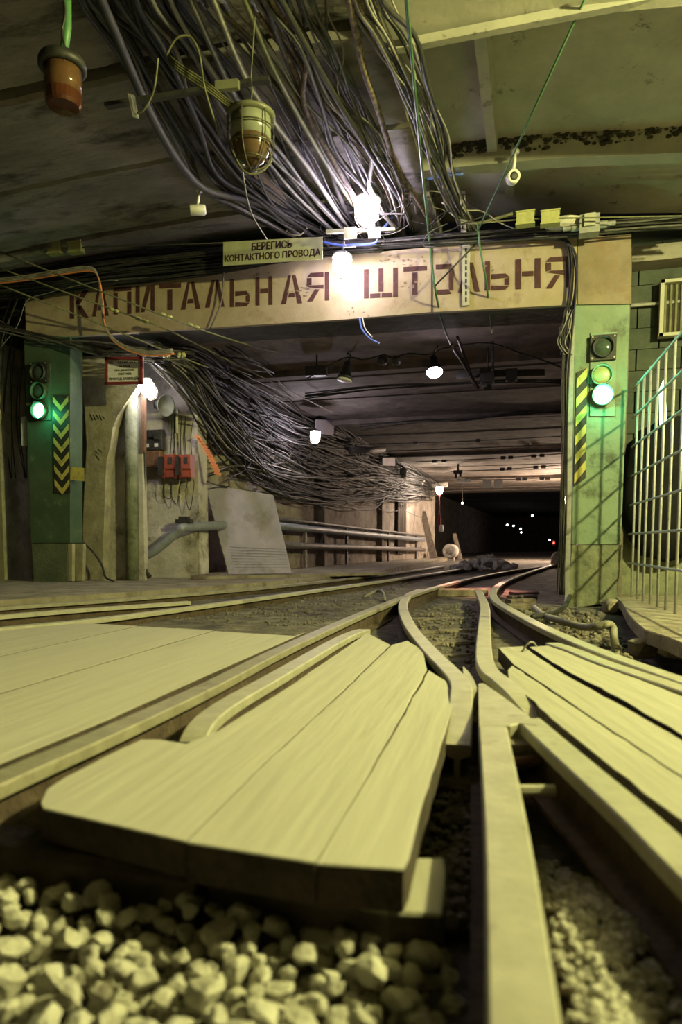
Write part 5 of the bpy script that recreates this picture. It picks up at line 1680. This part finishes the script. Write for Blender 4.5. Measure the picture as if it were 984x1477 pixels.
# rusty sheet-metal tray among the cables
tr = [PC(355, 235, .12), PC(395, 262, .12), PC(440, 330, .1), PC(415, 335, .1)]
tag(MB().prism(tr, (0, 0, .03)).build('cable_tray', mat('tray_rust', (0.22, 0.17, 0.12), (0.34, 0.27, 0.19), 0.85, scale=30)), 'rusty metal tray among the cables behind the caged lamp', 'tray')
for (px, py, qx, qy, y, lab) in ((663, 275, 675, 335, 6.5, 'slotted upright strip behind the slack bundle'),):
    ssx = thing('slotted_bracket', lab, 'bracket', PY(px, qy, y))
    MB().prism(front([(px, py), (qx - 4, py), (qx - 2, qy), (px + 2, qy)], y), (0, .02, 0)).build('strip', M_conc2, ssx)
    for k in range(5):
        MB().prism(front([(px + 3, py + 6 + k * 11), (px + 5.5, py + 6 + k * 11), (px + 5.5, py + 12 + k * 11), (px + 3, py + 12 + k * 11)], y - .003), (0, .003, 0)).build('slot', M_blk, ssx)

# ================================================================== FAR END
a = PW(612, 740, .25)
lbp = [PY(606, 738, 23.6), PY(614, 737, 23.6), PY(632, 808, 23.0), PY(621, 809, 23.0)]
tag(MB().prism(lbp, (0.0, 0.06, 0)).build('leaning_plank', M_tie), 'long grey plank propped against the cable wall near the far lamp', 'plank')
tag(MB().prism([PY(653, 770, 25.9), PY(658, 769, 25.9), PY(667, 806, 25.4), PY(661, 807, 25.4)], (0, .06, 0)).build('leaning_plank', M_tie), 'second propped plank in the gloom beyond the round blower', 'plank')
c = PW(649, 795, .9)
fnb = thing('blower', 'round pale blower housing standing on the tunnel floor', 'blower', c - Vector((0, 0, .25)))
s = c.y / 25 * 0.24
MB().lathe([(s, 0), (s * 1.05, .05), (s * 1.05, .3), (s * .9, .35), (0, .36)], c, (0.15, 1, 0), 20).build('housing', M_plast, fnb, True)
MB().lathe([(s * .62, -.02), (s * 1.1, -.02), (s * 1.1, .03), (s * .62, .03), (s * .62, -.02)], c, (0.15, 1, 0), 20).build('inlet_ring', M_plast, fnb, True)
MB().lathe([(s * .6, 0.0), (s * .6, -.01), (0, -.012)], c, (0.15, 1, 0), 16).build('inlet', M_blk, fnb)
MB().box(c + Vector((0, .15, -s * 1.25)), (s * 1.2, .3, s * .6)).build('foot', M_plast, fnb)
c = PY(634, 760, 21)
re_ = thing('hanging_switch', 'red and white switch hanging on a cord below the far lamp', 'switch', c - Vector((0, 0, .5)))
MB().tube([PY(634, 711, 21), PY(634, 745, 21)], .02, 6).build('cord', M_reddk, re_)
MB().box(PY(634, 750, 21), (.1, .08, .3)).build('red_case', M_reddk, re_)
MB().box(PY(636.5, 762, 21), (.12, .08, .2)).build('white_case', M_white, re_)
rnd = random.Random(44)
hp_ = thing('rubble_heap', 'low heap of pale rubble beside the converging rails', 'rubble', PZ(695, 817, -.05))
V0, F0 = ico(1.0, 1)
for k in range(46):
    px = rnd.gauss(697, 20)
    dz = max(0, 1 - abs(px - 700) / 42)
    p = PZ(px, 822 + rnd.uniform(-3, 2) - 2 * dz, -.03)
    r = rnd.uniform(.05, .13)
    MB().add([Vector((p.x, p.y, p.z + rnd.uniform(0, .22) * dz + r * .4)) + Vector((v.x * r * 1.3, v.y * r, v.z * r * .8)) * (1 + .3 * N3(v.x * 2 + k, v.y * 2, v.z * 2)) for v in V0], F0).build('stone', M_plast, hp_)
p = PZ(805, 818, -.06)
pq = PZ(803, 818, -0.075)
lump('sack', 'tied pale sack slumped beside the pillar edge in the tunnel', (pq.x, pq.y, pq.z + .17), (.15, .15, .2), M_bag, 6, 'sack', .3, False)
pq2 = PY(812, 810, 9.7)
